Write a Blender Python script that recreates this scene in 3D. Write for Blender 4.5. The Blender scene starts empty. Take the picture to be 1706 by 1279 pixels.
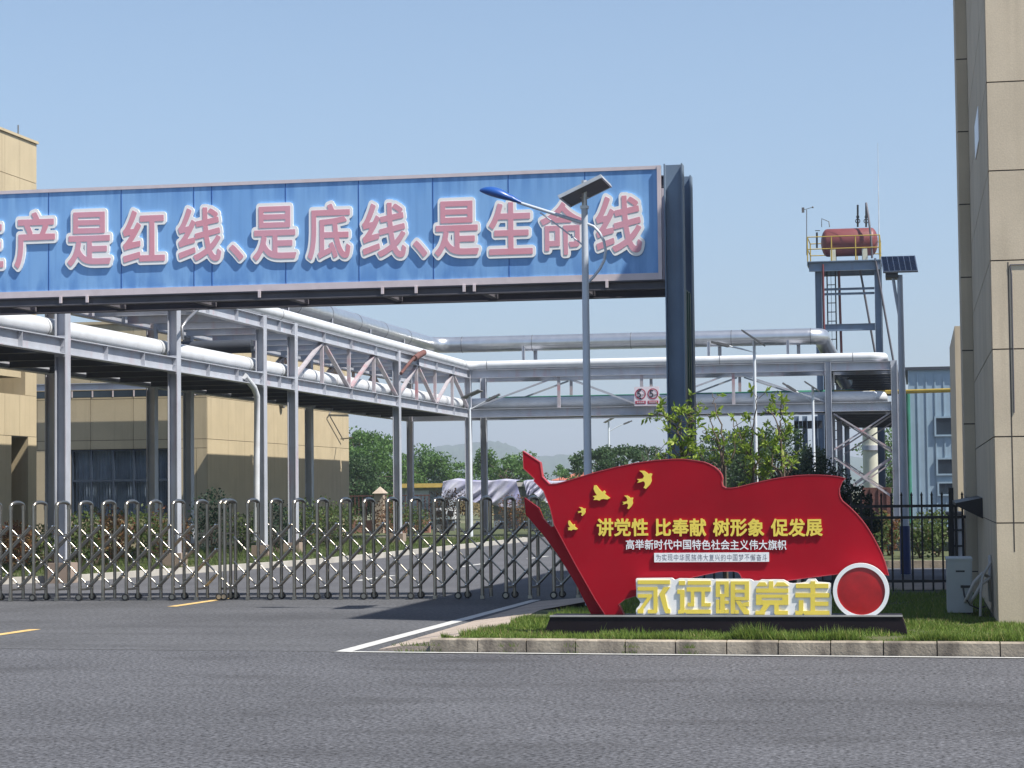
import bpy, math, random
import numpy as np
from mathutils import Vector, Matrix
R = math.radians
rng = random.Random(7)
C = bpy.context.scene.collection
sc = bpy.context.scene

# ------------------------------------------------------------------ camera, sky, sun
F_PX, EYE, YAW, ROLL, HZ = 3600.0, 1.6, R(10.58), 0.011, 820.0   # measured from the photograph (1706 px wide)
PITCH = math.atan((HZ - 639.5) / F_PX)
_f = np.array([-math.sin(YAW)*math.cos(PITCH), math.cos(YAW)*math.cos(PITCH), math.sin(PITCH)])
_r0 = np.array([math.cos(YAW), math.sin(YAW), 0.0]); _u0 = np.cross(_r0, _f)
_r = math.cos(ROLL)*_r0 - math.sin(ROLL)*_u0
_u = math.sin(ROLL)*_r0 + math.cos(ROLL)*_u0
cam = bpy.data.cameras.new('camera'); cam.sensor_width = 36.0; cam.lens = 36.0*F_PX/1706.0
cam.clip_start = 0.5; cam.clip_end = 12000
co = bpy.data.objects.new('camera', cam); C.objects.link(co)
co.matrix_world = Matrix(((_r[0], _u[0], -_f[0], 0), (_r[1], _u[1], -_f[1], 0), (_r[2], _u[2], -_f[2], EYE), (0, 0, 0, 1)))
sc.camera = co
CAM = np.array([0, 0, EYE])
def ray(x, y): return _f + _r*(x-853)/F_PX - _u*(y-639.5)/F_PX
def G(x, y, z=0.0):            # where a measured point lies on level ground of height z
    d = ray(x, y); return CAM + d*(z-EYE)/d[2]
def PY(x, y, Y):               # ... on the wall plane Y = const
    d = ray(x, y); return CAM + d*Y/d[1]
def PX(x, y, X):               # ... on the wall plane X = const
    d = ray(x, y); return CAM + d*X/d[0]

SUN_EL, SUN_AZ = R(55.8), R(110.5)
w = bpy.data.worlds.new('World'); sc.world = w; w.use_nodes = True
nt = w.node_tree; bg = nt.nodes['Background']
sky = nt.nodes.new('ShaderNodeTexSky'); sky.sky_type = 'NISHITA'; sky.sun_disc = False
sky.sun_elevation = SUN_EL; sky.sun_rotation = SUN_AZ; sky.altitude = 50
sky.air_density = 1.0; sky.dust_density = 0.7; sky.ozone_density = 2.2
tc = nt.nodes.new('ShaderNodeTexCoord'); sx_ = nt.nodes.new('ShaderNodeSeparateXYZ'); nt.links.new(tc.outputs['Generated'], sx_.inputs[0])
hr_ = nt.nodes.new('ShaderNodeMapRange'); hr_.interpolation_type = 'SMOOTHSTEP'; hr_.inputs[1].default_value = -.02; hr_.inputs[2].default_value = .24; nt.links.new(sx_.outputs[2], hr_.inputs[0])
hm_ = nt.nodes.new('ShaderNodeMix'); hm_.data_type = 'RGBA'; hm_.inputs[6].default_value = (.62, .69, .86, 1); hm_.inputs[7].default_value = (1.08, 1.05, 1.03, 1); nt.links.new(hr_.outputs[0], hm_.inputs[0])
hx_ = nt.nodes.new('ShaderNodeMix'); hx_.data_type = 'RGBA'; hx_.blend_type = 'MULTIPLY'; hx_.inputs[0].default_value = 1   # evens the clear-sky model out to the hazy spring sky
nt.links.new(sky.outputs[0], hx_.inputs[6]); nt.links.new(hm_.outputs[2], hx_.inputs[7])
nt.links.new(hx_.outputs[2], bg.inputs[0]); bg.inputs[1].default_value = 0.092
sd = bpy.data.lights.new('sun', 'SUN'); sd.energy = 4.8; sd.angle = R(0.5); sd.color = (1.0, 0.95, 0.87)
so = bpy.data.objects.new('sun', sd); C.objects.link(so)
sv = Vector((math.sin(SUN_AZ)*math.cos(SUN_EL), math.cos(SUN_AZ)*math.cos(SUN_EL), math.sin(SUN_EL)))
so.rotation_euler = sv.to_track_quat('Z', 'Y').to_euler()
so.location = (20, -10, 30)
sc.view_settings.view_transform = 'Standard'; sc.view_settings.look = 'None'
sc.view_settings.exposure = 0.68; sc.view_settings.gamma = 1.0
sc.cycles.max_bounces = 8; sc.cycles.volume_bounces = 0; sc.cycles.transparent_max_bounces = 12

# ------------------------------------------------------------------ materials
MATS = {}
def mat(name, col, rough=0.6, metal=0.0, var=0.15, scale=3.0, bump=0.0, bscale=40.0, coat=0.0,
        streak=0.0, streak_col=(0.1, 0.08, 0.06), streak_scale=(6, 6, 0.35), spec=0.5, col2=None, detail=5.0, fine=0.0, streak_lo=.52, streak_hi=.75, island=0.):
    m = bpy.data.materials.new(name); m.use_nodes = True; MATS[name] = m
    n = m.node_tree.nodes; L = m.node_tree.links; b = n['Principled BSDF']
    b.inputs['Roughness'].default_value = rough; b.inputs['Metallic'].default_value = metal
    b.inputs['Specular IOR Level'].default_value = spec; b.inputs['Coat Weight'].default_value = coat
    b.inputs['Coat Roughness'].default_value = 0.08
    geo = n.new('ShaderNodeNewGeometry')
    no = n.new('ShaderNodeTexNoise'); no.inputs['Scale'].default_value = scale; no.inputs['Detail'].default_value = detail
    L.new(geo.outputs['Position'], no.inputs['Vector'])
    ramp = n.new('ShaderNodeMapRange'); ramp.inputs[1].default_value = .3; ramp.inputs[2].default_value = .7
    L.new(no.outputs['Fac'], ramp.inputs[0])
    mix = n.new('ShaderNodeMix'); mix.data_type = 'RGBA'
    c2 = col2 if col2 else tuple(min(1, c*(1+var)) for c in col)
    c1 = col if col2 else tuple(c*(1-var) for c in col)
    mix.inputs[6].default_value = (*c1, 1); mix.inputs[7].default_value = (*c2, 1)
    L.new(ramp.outputs[0], mix.inputs[0]); out = mix.outputs[2]
    if fine:
        f2 = n.new('ShaderNodeTexNoise'); f2.inputs['Scale'].default_value = bscale; f2.inputs['Detail'].default_value = 4; f2.inputs['Roughness'].default_value = .6
        L.new(geo.outputs['Position'], f2.inputs['Vector'])
        mr = n.new('ShaderNodeMapRange'); mr.inputs[1].default_value = .3; mr.inputs[2].default_value = .7
        mr.inputs[3].default_value = 1-fine; mr.inputs[4].default_value = 1+fine
        L.new(f2.outputs['Fac'], mr.inputs[0])
        vm = n.new('ShaderNodeVectorMath'); vm.operation = 'SCALE'
        L.new(out, vm.inputs[0]); L.new(mr.outputs[0], vm.inputs['Scale']); out = vm.outputs[0]
    if streak:
        mp = n.new('ShaderNodeMapping'); mp.inputs['Scale'].default_value = streak_scale
        L.new(geo.outputs['Position'], mp.inputs[0])
        n2 = n.new('ShaderNodeTexNoise'); n2.inputs['Scale'].default_value = 1.0; n2.inputs['Detail'].default_value = 6
        L.new(mp.outputs[0], n2.inputs['Vector'])
        r2 = n.new('ShaderNodeMapRange'); r2.inputs[1].default_value = streak_lo; r2.inputs[2].default_value = streak_hi
        r2.inputs[4].default_value = streak
        L.new(n2.outputs['Fac'], r2.inputs[0])
        m2 = n.new('ShaderNodeMix'); m2.data_type = 'RGBA'; m2.inputs[7].default_value = (*streak_col, 1)
        L.new(r2.outputs[0], m2.inputs[0]); L.new(out, m2.inputs[6]); out = m2.outputs[2]
    if island:
        g2 = n.new('ShaderNodeMapRange'); g2.inputs[3].default_value = 1-island; g2.inputs[4].default_value = 1+island
        L.new(geo.outputs['Random Per Island'], g2.inputs[0]); v2 = n.new('ShaderNodeVectorMath'); v2.operation = 'SCALE'
        L.new(out, v2.inputs[0]); L.new(g2.outputs[0], v2.inputs['Scale']); out = v2.outputs[0]
    L.new(out, b.inputs['Base Color'])
    if bump:
        n3 = n.new('ShaderNodeTexNoise'); n3.inputs['Scale'].default_value = bscale; n3.inputs['Detail'].default_value = 4
        L.new(geo.outputs['Position'], n3.inputs['Vector'])
        bp = n.new('ShaderNodeBump'); bp.inputs['Strength'].default_value = bump; bp.inputs['Distance'].default_value = 0.01
        L.new(n3.outputs['Fac'], bp.inputs['Height']); L.new(bp.outputs[0], b.inputs['Normal'])
    return m

def leafmat(name, c1, c2, c3=None, trans=0.35, rough=0.55):
    m = bpy.data.materials.new(name); m.use_nodes = True; MATS[name] = m
    n = m.node_tree.nodes; L = m.node_tree.links; b = n['Principled BSDF']; o = n['Material Output']
    b.inputs['Roughness'].default_value = rough; b.inputs['Specular IOR Level'].default_value = 0.25
    geo = n.new('ShaderNodeNewGeometry'); cr = n.new('ShaderNodeValToRGB')
    cr.color_ramp.elements[0].color = (*c1, 1); cr.color_ramp.elements[1].color = (*c2, 1)
    if c3: e = cr.color_ramp.elements.new(0.93); e.color = (*c2, 1); cr.color_ramp.elements[2].color = (*c3, 1)
    L.new(geo.outputs['Random Per Island'], cr.inputs[0]); L.new(cr.outputs[0], b.inputs['Base Color'])
    t = n.new('ShaderNodeBsdfTranslucent'); L.new(cr.outputs[0], t.inputs[0])
    mx = n.new('ShaderNodeMixShader'); mx.inputs[0].default_value = trans
    L.new(b.outputs[0], mx.inputs[1]); L.new(t.outputs[0], mx.inputs[2]); L.new(mx.outputs[0], o.inputs[0])
    return m

mat('asphalt', (.088, .090, .099), .9, var=.16, scale=.35, bump=.8, bscale=30, fine=.85, spec=.2, detail=8,
    streak=.5, streak_col=(.045, .045, .048), streak_scale=(.55, 1.5, 1), streak_lo=.52, streak_hi=.72)
mat('asphalt_yard', (.095, .097, .107), .88, var=.16, scale=.5, bump=.5, bscale=25, fine=.25, spec=.2)
mat('asphalt_old', (.088, .09, .097), .88, var=.22, scale=.3, bump=.5, bscale=22, fine=.5, spec=.2,
    streak=.5, streak_col=(.055, .056, .06), streak_scale=(.25, 1.2, 1))
mat('paint_white', (.52, .52, .50), .7, var=.15, scale=8, streak=.45, streak_col=(.25, .25, .25), streak_scale=(9, 9, 9))
mat('paint_yellow', (.62, .42, .16), .7, var=.2, scale=8)
mat('kerb', (.34, .29, .225), .85, var=.16, scale=3, bump=.5, fine=.1, island=.14, streak=.85, streak_col=(.12, .10, .08), streak_scale=(6, 3, 2.5), streak_lo=.44, streak_hi=.66)
mat('kerb_pale', (.42, .40, .36), .8, var=.12)
mat('pavement', (.36, .30, .25), .9, var=.16, scale=2.5, bump=.4, fine=.15)
mat('soil', (.085, .085, .035), .95, var=.35, scale=4, bump=.6, col2=(.045, .07, .02))
mat('land', (.10, .12, .055), .95, var=.4, scale=.05, col2=(.16, .15, .09))
mat('hill', (.045, .075, .035), .95, var=.3, scale=.02)
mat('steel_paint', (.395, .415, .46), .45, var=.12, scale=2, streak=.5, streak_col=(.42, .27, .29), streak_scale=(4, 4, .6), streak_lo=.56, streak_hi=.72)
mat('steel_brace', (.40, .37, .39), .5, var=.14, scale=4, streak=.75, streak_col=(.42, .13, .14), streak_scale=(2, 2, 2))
mat('steel_dark_and_shade', (.045, .052, .066), .5, var=.12, scale=3)  # dark steel; also carries painted shade under the rack decks
mat('gantry_paint', (.155, .215, .30), .5, var=.12, scale=2, streak=.35, streak_col=(.16, .145, .15), streak_scale=(7, 7, .4))
mat('gantry_rust', (.10, .095, .11), .6, var=.2, scale=3)
mat('green_panel', (.035, .10, .075), .5, var=.12, scale=3)
mat('frame_lilac', (.66, .58, .60), .5, var=.08, scale=3, streak=.45, streak_col=(.32, .26, .27), streak_scale=(3, 3, 3))
mat('letter_white', (.90, .90, .88), .4, var=.04, scale=3)
mat('letter_pink', (.72, .31, .37), .5, var=.07, scale=1.6, col2=(.70, .36, .44))
mat('pipe_white', (.58, .60, .62), .38, var=.07, scale=3, streak=.35, streak_col=(.45, .42, .4), streak_scale=(1.2, 1.2, 3))
mat('duct_silver', (.60, .61, .62), .3, metal=.85, var=.08, scale=3, bump=.06, bscale=9)
mat('duct_band', (.25, .25, .26), .4, metal=.7)
mat('red_tank', (.17, .040, .042), .5, var=.14, scale=2.5, streak=.5, streak_col=(.14, .045, .04), streak_scale=(3, 3, .7))
mat('cream', (.58, .57, .45), .6, var=.08)
mat('yellow_pipe', (.42, .30, .05), .5)
mat('green_paint', (.03, .17, .11), .5)
mat('wall_beige', (.47, .39, .255), .85, island=.035, var=.06, scale=1.5, bump=.35, fine=.06, streak=.4, streak_col=(.27, .215, .14), streak_scale=(5, 5, .25))
mat('wall_beige_right', (.57, .48, .355), .9, island=.04, var=.08, scale=1.2, bump=.12, bscale=60, fine=.07, streak=.5, streak_col=(.36, .29, .2), streak_scale=(4, 4, .22), streak_lo=.48, streak_hi=.72)
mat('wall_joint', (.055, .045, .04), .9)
mat('wall_cladding', (.29, .39, .47), .5, var=.06, scale=2, streak=.35, streak_col=(.24, .33, .38), streak_scale=(6, 6, .3))
mat('window_glass', (.030, .045, .065), .12, var=.2, scale=2, spec=.6)
mat('curtain', (.55, .57, .60), .9, var=.25, scale=2)
mat('window_frame', (.035, .05, .075), .4)
mat('flag_red', (.33, .002, .012), .5, var=.18, scale=.8, coat=.0, spec=.2)
mat('flag_edge', (.42, .045, .06), .35, var=.08)
mat('gold_letter', (.84, .66, .10), .42, var=.05)
mat('white_panel', (.88, .88, .89), .35, var=.03)
mat('grey_text', (.20, .17, .19), .6)
mat('plinth', (.010, .006, .009), .55, spec=.2, var=.2, scale=4)
mat('plinth_top', (.35, .34, .33), .5)
mat('disc_red', (.38, .008, .012), .3, var=.25, coat=.3, scale=6)
mat('stainless', (.39, .36, .31), .31, metal=1.0, var=.12, scale=6)
mat('stainless_bright', (.85, .84, .8), .14, metal=1.0, var=.05)
mat('rubber', (.02, .02, .02), .6)
mat('black_iron', (.008, .008, .010), .5)
mat('pole_grey', (.50, .55, .62), .35, var=.05)
mat('pole_far', (.62, .66, .70), .4, var=.05)
mat('lamp_blue', (.015, .085, .34), .35, var=.06)
mat('solar_cell', (.010, .028, .075), .12, var=.3, scale=6, coat=.6)
mat('solar_back', (.13, .13, .13), .5)
mat('alu', (.66, .67, .68), .35, metal=.4)
mat('blue_wrap', (.01, .035, .14), .4)
mat('sign_face', (.72, .64, .68), .5, var=.03)
mat('sign_ring', (.38, .03, .07), .5)
mat('sign_black', (.012, .012, .03), .5)
mat('ac_white', (.42, .45, .44), .5, var=.06)
mat('ac_dark', (.03, .03, .03), .6)
mat('insulation', (.52, .5, .46), .7)
mat('tarp', (.20, .20, .34), .6, var=.3, scale=1.4, bump=1, bscale=2, col2=(.46, .46, .52))
mat('cabin_wall', (.24, .27, .30), .6, var=.1)
mat('cabin_panel', (.42, .47, .50), .5)
mat('roof_yellow', (.66, .46, .12), .6)
mat('roof_white', (.70, .66, .62), .6, var=.1)
mat('roof_red', (.42, .12, .07), .8, var=.15)
mat('brick', (.33, .16, .12), .85, var=.2, scale=3)
mat('stone_pier', (.40, .33, .26), .85, var=.12)
mat('bark', (.10, .075, .055), .9, var=.25, scale=10, bump=.5)
mat('bark_grey', (.16, .14, .125), .9, var=.2, scale=10)
mat('tree_base', (.30, .235, .19), .9, var=.1)
mat('rust_box', (.13, .055, .045), .8, var=.3)
leafmat('leaf_tree', (.055, .12, .03), (.13, .23, .065))
leafmat('leaf_dark', (.035, .075, .028), (.075, .13, .05))
leafmat('leaf_conifer', (.010, .028, .016), (.022, .05, .026), trans=.15)
leafmat('leaf_young', (.13, .23, .03), (.36, .46, .08), (.52, .56, .18), trans=.42, rough=.4)
leafmat('leaf_shrub', (.045, .085, .025), (.12, .16, .05), (.17, .08, .045))
leafmat('leaf_red', (.13, .05, .035), (.20, .13, .05), (.28, .14, .05))
leafmat('leaf_dry', (.22, .17, .08), (.34, .27, .14), trans=.3)
leafmat('grass_yard', (.06, .105, .025), (.13, .18, .05), (.24, .22, .10))
leafmat('grass_blade', (.09, .17, .025), (.21, .28, .06), (.38, .34, .14), trans=.4)

# blue sign sheet: vertical panel joints and run-down grime that belong to the sheet itself
def blue_board():
    m = bpy.data.materials.new('blue_board'); m.use_nodes = True; MATS['blue_board'] = m
    n = m.node_tree.nodes; L = m.node_tree.links; b = n['Principled BSDF']
    b.inputs['Roughness'].default_value = .45
    geo = n.new('ShaderNodeNewGeometry'); sep = n.new('ShaderNodeSeparateXYZ'); L.new(geo.outputs['Position'], sep.inputs[0])
    def noise(s, det=5):
        mp = n.new('ShaderNodeMapping'); mp.inputs['Scale'].default_value = s; L.new(geo.outputs['Position'], mp.inputs[0])
        t = n.new('ShaderNodeTexNoise'); t.inputs['Scale'].default_value = 1; t.inputs['Detail'].default_value = det
        L.new(mp.outputs[0], t.inputs['Vector']); return t.outputs['Fac']
    def mr(src, a, c, d=0., e=1.):
        x = n.new('ShaderNodeMapRange'); x.inputs[1].default_value = a; x.inputs[2].default_value = c
        x.inputs[3].default_value = d; x.inputs[4].default_value = e; L.new(src, x.inputs[0]); return x.outputs[0]
    def mul(a, c):
        x = n.new('ShaderNodeMath'); x.operation = 'MULTIPLY'; L.new(a, x.inputs[0])
        if isinstance(c, float): x.inputs[1].default_value = c
        else: L.new(c, x.inputs[1])
        return x.outputs[0]
    def mix(f, a, c):
        x = n.new('ShaderNodeMix'); x.data_type = 'RGBA'; L.new(f, x.inputs[0])
        if isinstance(a, tuple): x.inputs[6].default_value = (*a, 1)
        else: L.new(a, x.inputs[6])
        x.inputs[7].default_value = (*c, 1); return x.outputs[2]
    fine = noise((16, 1, .5)); wide = noise((1.6, 1, .4))
    c = mix(mr(wide, .35, .65), (.19, .40, .74), (.24, .46, .78))
    c = mix(mul(mr(fine, .5, .8), .3), c, (.07, .2, .50))
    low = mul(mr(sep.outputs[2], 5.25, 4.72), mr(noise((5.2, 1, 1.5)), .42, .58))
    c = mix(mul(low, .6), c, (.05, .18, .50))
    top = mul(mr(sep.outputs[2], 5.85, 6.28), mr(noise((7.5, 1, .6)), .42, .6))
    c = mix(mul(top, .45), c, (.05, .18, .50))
    L.new(c, b.inputs['Base Color'])
blue_board()

# ------------------------------------------------------------------ mesh building
ROOTLOC = {}
class MB:
    def __init__(s): s.v = []; s.f = []; s.sm = []
    def add(s, vs, fs, smooth=False):
        o = len(s.v); s.v += [tuple(map(float, v)) for v in vs]; s.f += [tuple(i+o for i in f) for f in fs]; s.sm += [smooth]*len(fs); return s
    def box(s, x0, x1, y0, y1, z0, z1):
        if x0 > x1: x0, x1 = x1, x0
        if y0 > y1: y0, y1 = y1, y0
        if z0 > z1: z0, z1 = z1, z0
        vs = [(x, y, z) for z in (z0, z1) for y in (y0, y1) for x in (x0, x1)]
        return s.add(vs, [(0, 2, 3, 1), (4, 5, 7, 6), (0, 1, 5, 4), (2, 6, 7, 3), (0, 4, 6, 2), (1, 3, 7, 5)])
    def obox(s, c, ax, ay, az):      # oriented box: centre and three half-vectors
        c = np.array(c, float); ax, ay, az = map(lambda t: np.array(t, float), (ax, ay, az))
        vs = [c+i*ax+j*ay+k*az for k in (-1, 1) for j in (-1, 1) for i in (-1, 1)]
        return s.add(vs, [(0, 2, 3, 1), (4, 5, 7, 6), (0, 1, 5, 4), (2, 6, 7, 3), (0, 4, 6, 2), (1, 3, 7, 5)])
    def bar(s, p, q, wd, th, up=(0, 0, 1)):   # rectangular bar from p to q
        p = np.array(p, float); q = np.array(q, float); d = q-p; L = np.linalg.norm(d); d = d/L
        up = np.array(up, float)
        if abs(d@up)/np.linalg.norm(up) > .98: up = np.array([0, 1., 0])
        a = np.cross(d, up); a /= np.linalg.norm(a); b = np.cross(a, d)
        return s.obox((p+q)/2, d*L/2, a*wd/2, b*th/2)
    def tube(s, pts, r, seg=14, r2=None, caps=True):
        pts = [np.array(p, float) for p in pts]; n = len(pts); rings = []
        t0 = pts[1]-pts[0]; t0 /= np.linalg.norm(t0)
        ref = np.array([0, 0, 1.]) if abs(t0[2]) < .9 else np.array([0, 1., 0])
        a = np.cross(t0, ref); a /= np.linalg.norm(a)
        vs = []
        for i, p in enumerate(pts):
            if i == 0: t = pts[1]-p
            elif i == n-1: t = p-pts[i-1]
            else:
                t = (pts[i+1]-p)/np.linalg.norm(pts[i+1]-p) + (p-pts[i-1])/np.linalg.norm(p-pts[i-1])
            t = t/np.linalg.norm(t); a = a-(a@t)*t; a /= np.linalg.norm(a); b = np.cross(t, a)
            rr = r if r2 is None else r+(r2-r)*i/(n-1)
            for k in range(seg):
                th = 2*math.pi*k/seg; vs.append(p+rr*(math.cos(th)*a+math.sin(th)*b))
        fs = [(i*seg+k, i*seg+(k+1) % seg, (i+1)*seg+(k+1) % seg, (i+1)*seg+k) for i in range(n-1) for k in range(seg)]
        s.add(vs, fs, True)
        if caps:
            s.add(vs[:seg], [tuple(range(seg))[::-1]]); s.add(vs[-seg:], [tuple(range(seg))])
        return s
    def cyl(s, p, q, r, seg=14, r2=None): return s.tube([p, q], r, seg, r2)
    def ball(s, c, r, seg=8, rings=6, sc3=(1, 1, 1)):
        vs = []
        for i in range(rings+1):
            ph = math.pi*i/rings
            for k in range(seg):
                th = 2*math.pi*k/seg
                vs.append((c[0]+r*sc3[0]*math.sin(ph)*math.cos(th), c[1]+r*sc3[1]*math.sin(ph)*math.sin(th), c[2]+r*sc3[2]*math.cos(ph)))
        return s.add(vs, [(i*seg+k, (i+1)*seg+k, (i+1)*seg+(k+1) % seg, i*seg+(k+1) % seg) for i in range(rings) for k in range(seg)], True)
    def prism_y(s, poly, y0, y1):    # poly of (x, z) extruded from y0 (front) to y1
        me = fill_mesh([poly], 1.0)
        vs, fs = me
        n = len(vs)
        s.add([(x, y0, z) for x, z in vs], fs); s.add([(x, y1, z) for x, z in vs], [f[::-1] for f in fs])
        m = len(poly)
        s.add([(x, y0, z) for x, z in poly]+[(x, y1, z) for x, z in poly], [(i, (i+1) % m, m+(i+1) % m, m+i) for i in range(m)])
        return s
    def hcol(s, x, y, z0, z1, wx=.215, wy=.25, t=.016):      # H column, flanges facing +-X
        s.box(x-wx/2, x-wx/2+t, y-wy/2, y+wy/2, z0, z1); s.box(x+wx/2-t, x+wx/2, y-wy/2, y+wy/2, z0, z1)
        return s.box(x-wx/2+t, x+wx/2-t, y-t/2, y+t/2, z0, z1)
    def ibeam_y(s, x, y0, y1, z0, z1, wx=.18, t=.016):      # I beam running along Y
        s.box(x-wx/2, x+wx/2, y0, y1, z0, z0+t); s.box(x-wx/2, x+wx/2, y0, y1, z1-t, z1)
        return s.box(x-t/2, x+t/2, y0, y1, z0+t, z1-t)
    def ibeam_x(s, y, x0, x1, z0, z1, wy=.18, t=.016):
        s.box(x0, x1, y-wy/2, y+wy/2, z0, z0+t); s.box(x0, x1, y-wy/2, y+wy/2, z1-t, z1)
        return s.box(x0, x1, y-t/2, y+t/2, z0+t, z1-t)
    def build(s, name, m, parent=None, label=None, cat=None, group=None, kind=None, smooth=None):
        me = bpy.data.meshes.new(name); off = ROOTLOC.get(root_of(parent).name, (0, 0, 0)) if parent else (0, 0, 0)
        V = np.array(s.v)-np.array(off)
        me.from_pydata(V.tolist(), [], s.f)
        me.polygons.foreach_set('use_smooth', [bool(x) for x in s.sm] if smooth is None else [smooth]*len(s.f))
        me.materials.append(MATS[m]); me.update()
        o = bpy.data.objects.new(name, me); C.objects.link(o)
        if parent: o.parent = parent
        return tag(o, label, cat, group, kind)
def root_of(o):
    while o.parent: o = o.parent
    return o
def tag(o, label=None, cat=None, group=None, kind=None):
    if label: o['label'] = label
    if cat: o['category'] = cat
    if group: o['group'] = group
    if kind: o['kind'] = kind
    return o
def thing(name, loc, label, cat, group=None):
    o = bpy.data.objects.new(name, None); C.objects.link(o); o.location = loc; o.empty_display_size = .2
    ROOTLOC[o.name] = tuple(loc); return tag(o, label, cat, group)

def curve_to_tris(loops):
    cu = bpy.data.curves.new('tmp', 'CURVE'); cu.dimensions = '2D'; cu.fill_mode = 'BOTH'
    for lp in loops:
        sp = cu.splines.new('POLY'); sp.points.add(len(lp)-1); sp.use_cyclic_u = True
        for i, p in enumerate(lp): sp.points[i].co = (p[0], p[1], 0, 1)
    ob = bpy.data.objects.new('tmp', cu); C.objects.link(ob); bpy.context.view_layer.update()
    me = bpy.data.meshes.new_from_object(ob.evaluated_get(bpy.context.evaluated_depsgraph_get()))
    vs = [(v.co.x, v.co.y) for v in me.vertices]; fs = [tuple(p.vertices) for p in me.polygons]
    bpy.data.objects.remove(ob); bpy.data.curves.remove(cu); bpy.data.meshes.remove(me)
    return vs, fs
def fill_mesh(loops, _=1.0): return curve_to_tris(loops)

# ---- glyphs: outline of a character as clean loops, thickened by an even distance
GC = {}; NG = 104; LO, HI = -.22, 1.22
def glyph_segments(ch):
    cu = bpy.data.curves.new('t', 'FONT'); cu.body = ch; cu.size = 1
    ob = bpy.data.objects.new('t', cu); C.objects.link(ob); bpy.context.view_layer.update()
    me = bpy.data.meshes.new_from_object(ob.evaluated_get(bpy.context.evaluated_depsgraph_get()))
    V = np.array([(v.co.x, v.co.y) for v in me.vertices])
    V = V.reshape(-1, 2)
    key = {}; idx = []
    for p in V: idx.append(key.setdefault((round(p[0], 5), round(p[1], 5)), len(key)))
    P = np.array(list(key.keys())); cnt = {}
    for pl in me.polygons:
        vs = [idx[i] for i in pl.vertices]
        for a, b in zip(vs, vs[1:]+vs[:1]):
            k = (min(a, b), max(a, b)); cnt[k] = cnt.get(k, 0)+1
    seg = np.array([(*P[a], *P[b]) for (a, b), c in cnt.items() if c == 1])
    bpy.data.objects.remove(ob); bpy.data.curves.remove(cu); bpy.data.meshes.remove(me)
    return seg
def glyph_sdf(ch, p):
    if (ch, p) in GC: return GC[(ch, p)]
    seg = glyph_segments(ch); g = np.linspace(LO, HI, NG)
    ox = (seg[:, [0, 2]].min()+seg[:, [0, 2]].max())/2-.5; oy = (seg[:, [1, 3]].min()+seg[:, [1, 3]].max())/2-.5
    seg = seg-np.array([ox, oy, ox, oy]); X, Y = np.meshgrid(g, g); pts = np.stack([X.ravel(), Y.ravel()], 1)
    if p == 2:
        D = np.full(len(pts), 9.)
        for x0, y0, x1, y1 in seg:
            d = np.array([x1-x0, y1-y0]); L2 = d@d+1e-12
            t = np.clip(((pts-[x0, y0])@d)/L2, 0, 1); D = np.minimum(D, np.hypot(*(pts-[x0, y0]-t[:, None]*d).T))
    else:
        D = np.full(len(pts), 9.)
        for x0, y0, x1, y1 in seg:
            n = max(2, int(math.hypot(x1-x0, y1-y0)/.012)+1)
            for t in np.linspace(0, 1, n):
                q = np.abs(pts-[x0+t*(x1-x0), y0+t*(y1-y0)]); D = np.minimum(D, (q**p).sum(1)**(1/p))
    ins = np.zeros(len(pts), bool); px = pts[:, 0]+1.3e-5; py = pts[:, 1]+1.7e-5
    for x0, y0, x1, y1 in seg:
        if y0 == y1: continue
        c = ((y0 > py) != (y1 > py)) & (px < (x1-x0)*(py-y0)/(y1-y0)+x0); ins ^= c
    S = np.where(ins, -D, D).reshape(NG, NG); GC[(ch, p)] = S; return S
def contours(S, iso):
    g = np.linspace(LO, HI, NG); A = S-iso; segs = {}
    def pt(i0, j0, i1, j1):
        a, b = A[i0, j0], A[i1, j1]; t = a/(a-b); return (g[j0]+(g[j1]-g[j0])*t, g[i0]+(g[i1]-g[i0])*t)
    pos = {}
    I = A < 0
    act = np.argwhere((I[:-1, :-1] != I[1:, 1:]) | (I[1:, :-1] != I[:-1, 1:]) | (I[:-1, :-1] != I[1:, :-1]))
    for i, j in act:
        c = [(i, j), (i, j+1), (i+1, j+1), (i+1, j)]; e = []
        for k in range(4):
            a, b = c[k], c[(k+1) % 4]
            if I[a] != I[b]:
                key = (min(a, b), max(a, b))
                if key not in pos: pos[key] = pt(*key[0], *key[1])
                e.append((key, I[a]))
        ent = [k for k, ina in e if ina]; ex = [k for k, ina in e if not ina]
        if len(e) == 2: segs[ent[0]] = ex[0]
        elif len(e) == 4:
            k0 = [x[0] for x in e]
            if e[0][1]: segs[k0[0]] = k0[3]; segs[k0[2]] = k0[1]
            else: segs[k0[1]] = k0[0]; segs[k0[3]] = k0[2]
    loops = []; seen = set()
    for k in list(segs):
        if k in seen: continue
        lp = []; c = k
        while c not in seen and c in segs: seen.add(c); lp.append(pos[c]); c = segs[c]
        if len(lp) > 5: loops.append(simplify(lp, .0022))
    return [l for l in loops if len(l) > 3]
def simplify(lp, tol):
    P = np.array(lp)
    def dp(a, b):
        if b <= a+1: return []
        d = P[b]-P[a]; L = np.hypot(*d); q = P[a+1:b]-P[a]
        h = np.abs(d[0]*q[:, 1]-d[1]*q[:, 0])/L if L > 1e-9 else np.hypot(*q.T)
        m = int(h.argmax())
        if h[m] < tol: return []
        m += a+1; return dp(a, m)+[m]+dp(m, b)
    far = int(np.hypot(*(P-P[0]).T).argmax())
    ids = [0]+dp(0, far)+[far]+dp(far, len(P)-1)
    return [tuple(P[i]) for i in ids]
def glyph_loops(ch, iso, p): return contours(glyph_sdf(ch, p), iso)
def loops_bbox(lps):
    a = np.array([q for l in lps for q in l]); return a[:, 0].min(), a[:, 1].min(), a[:, 0].max(), a[:, 1].max()
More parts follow.
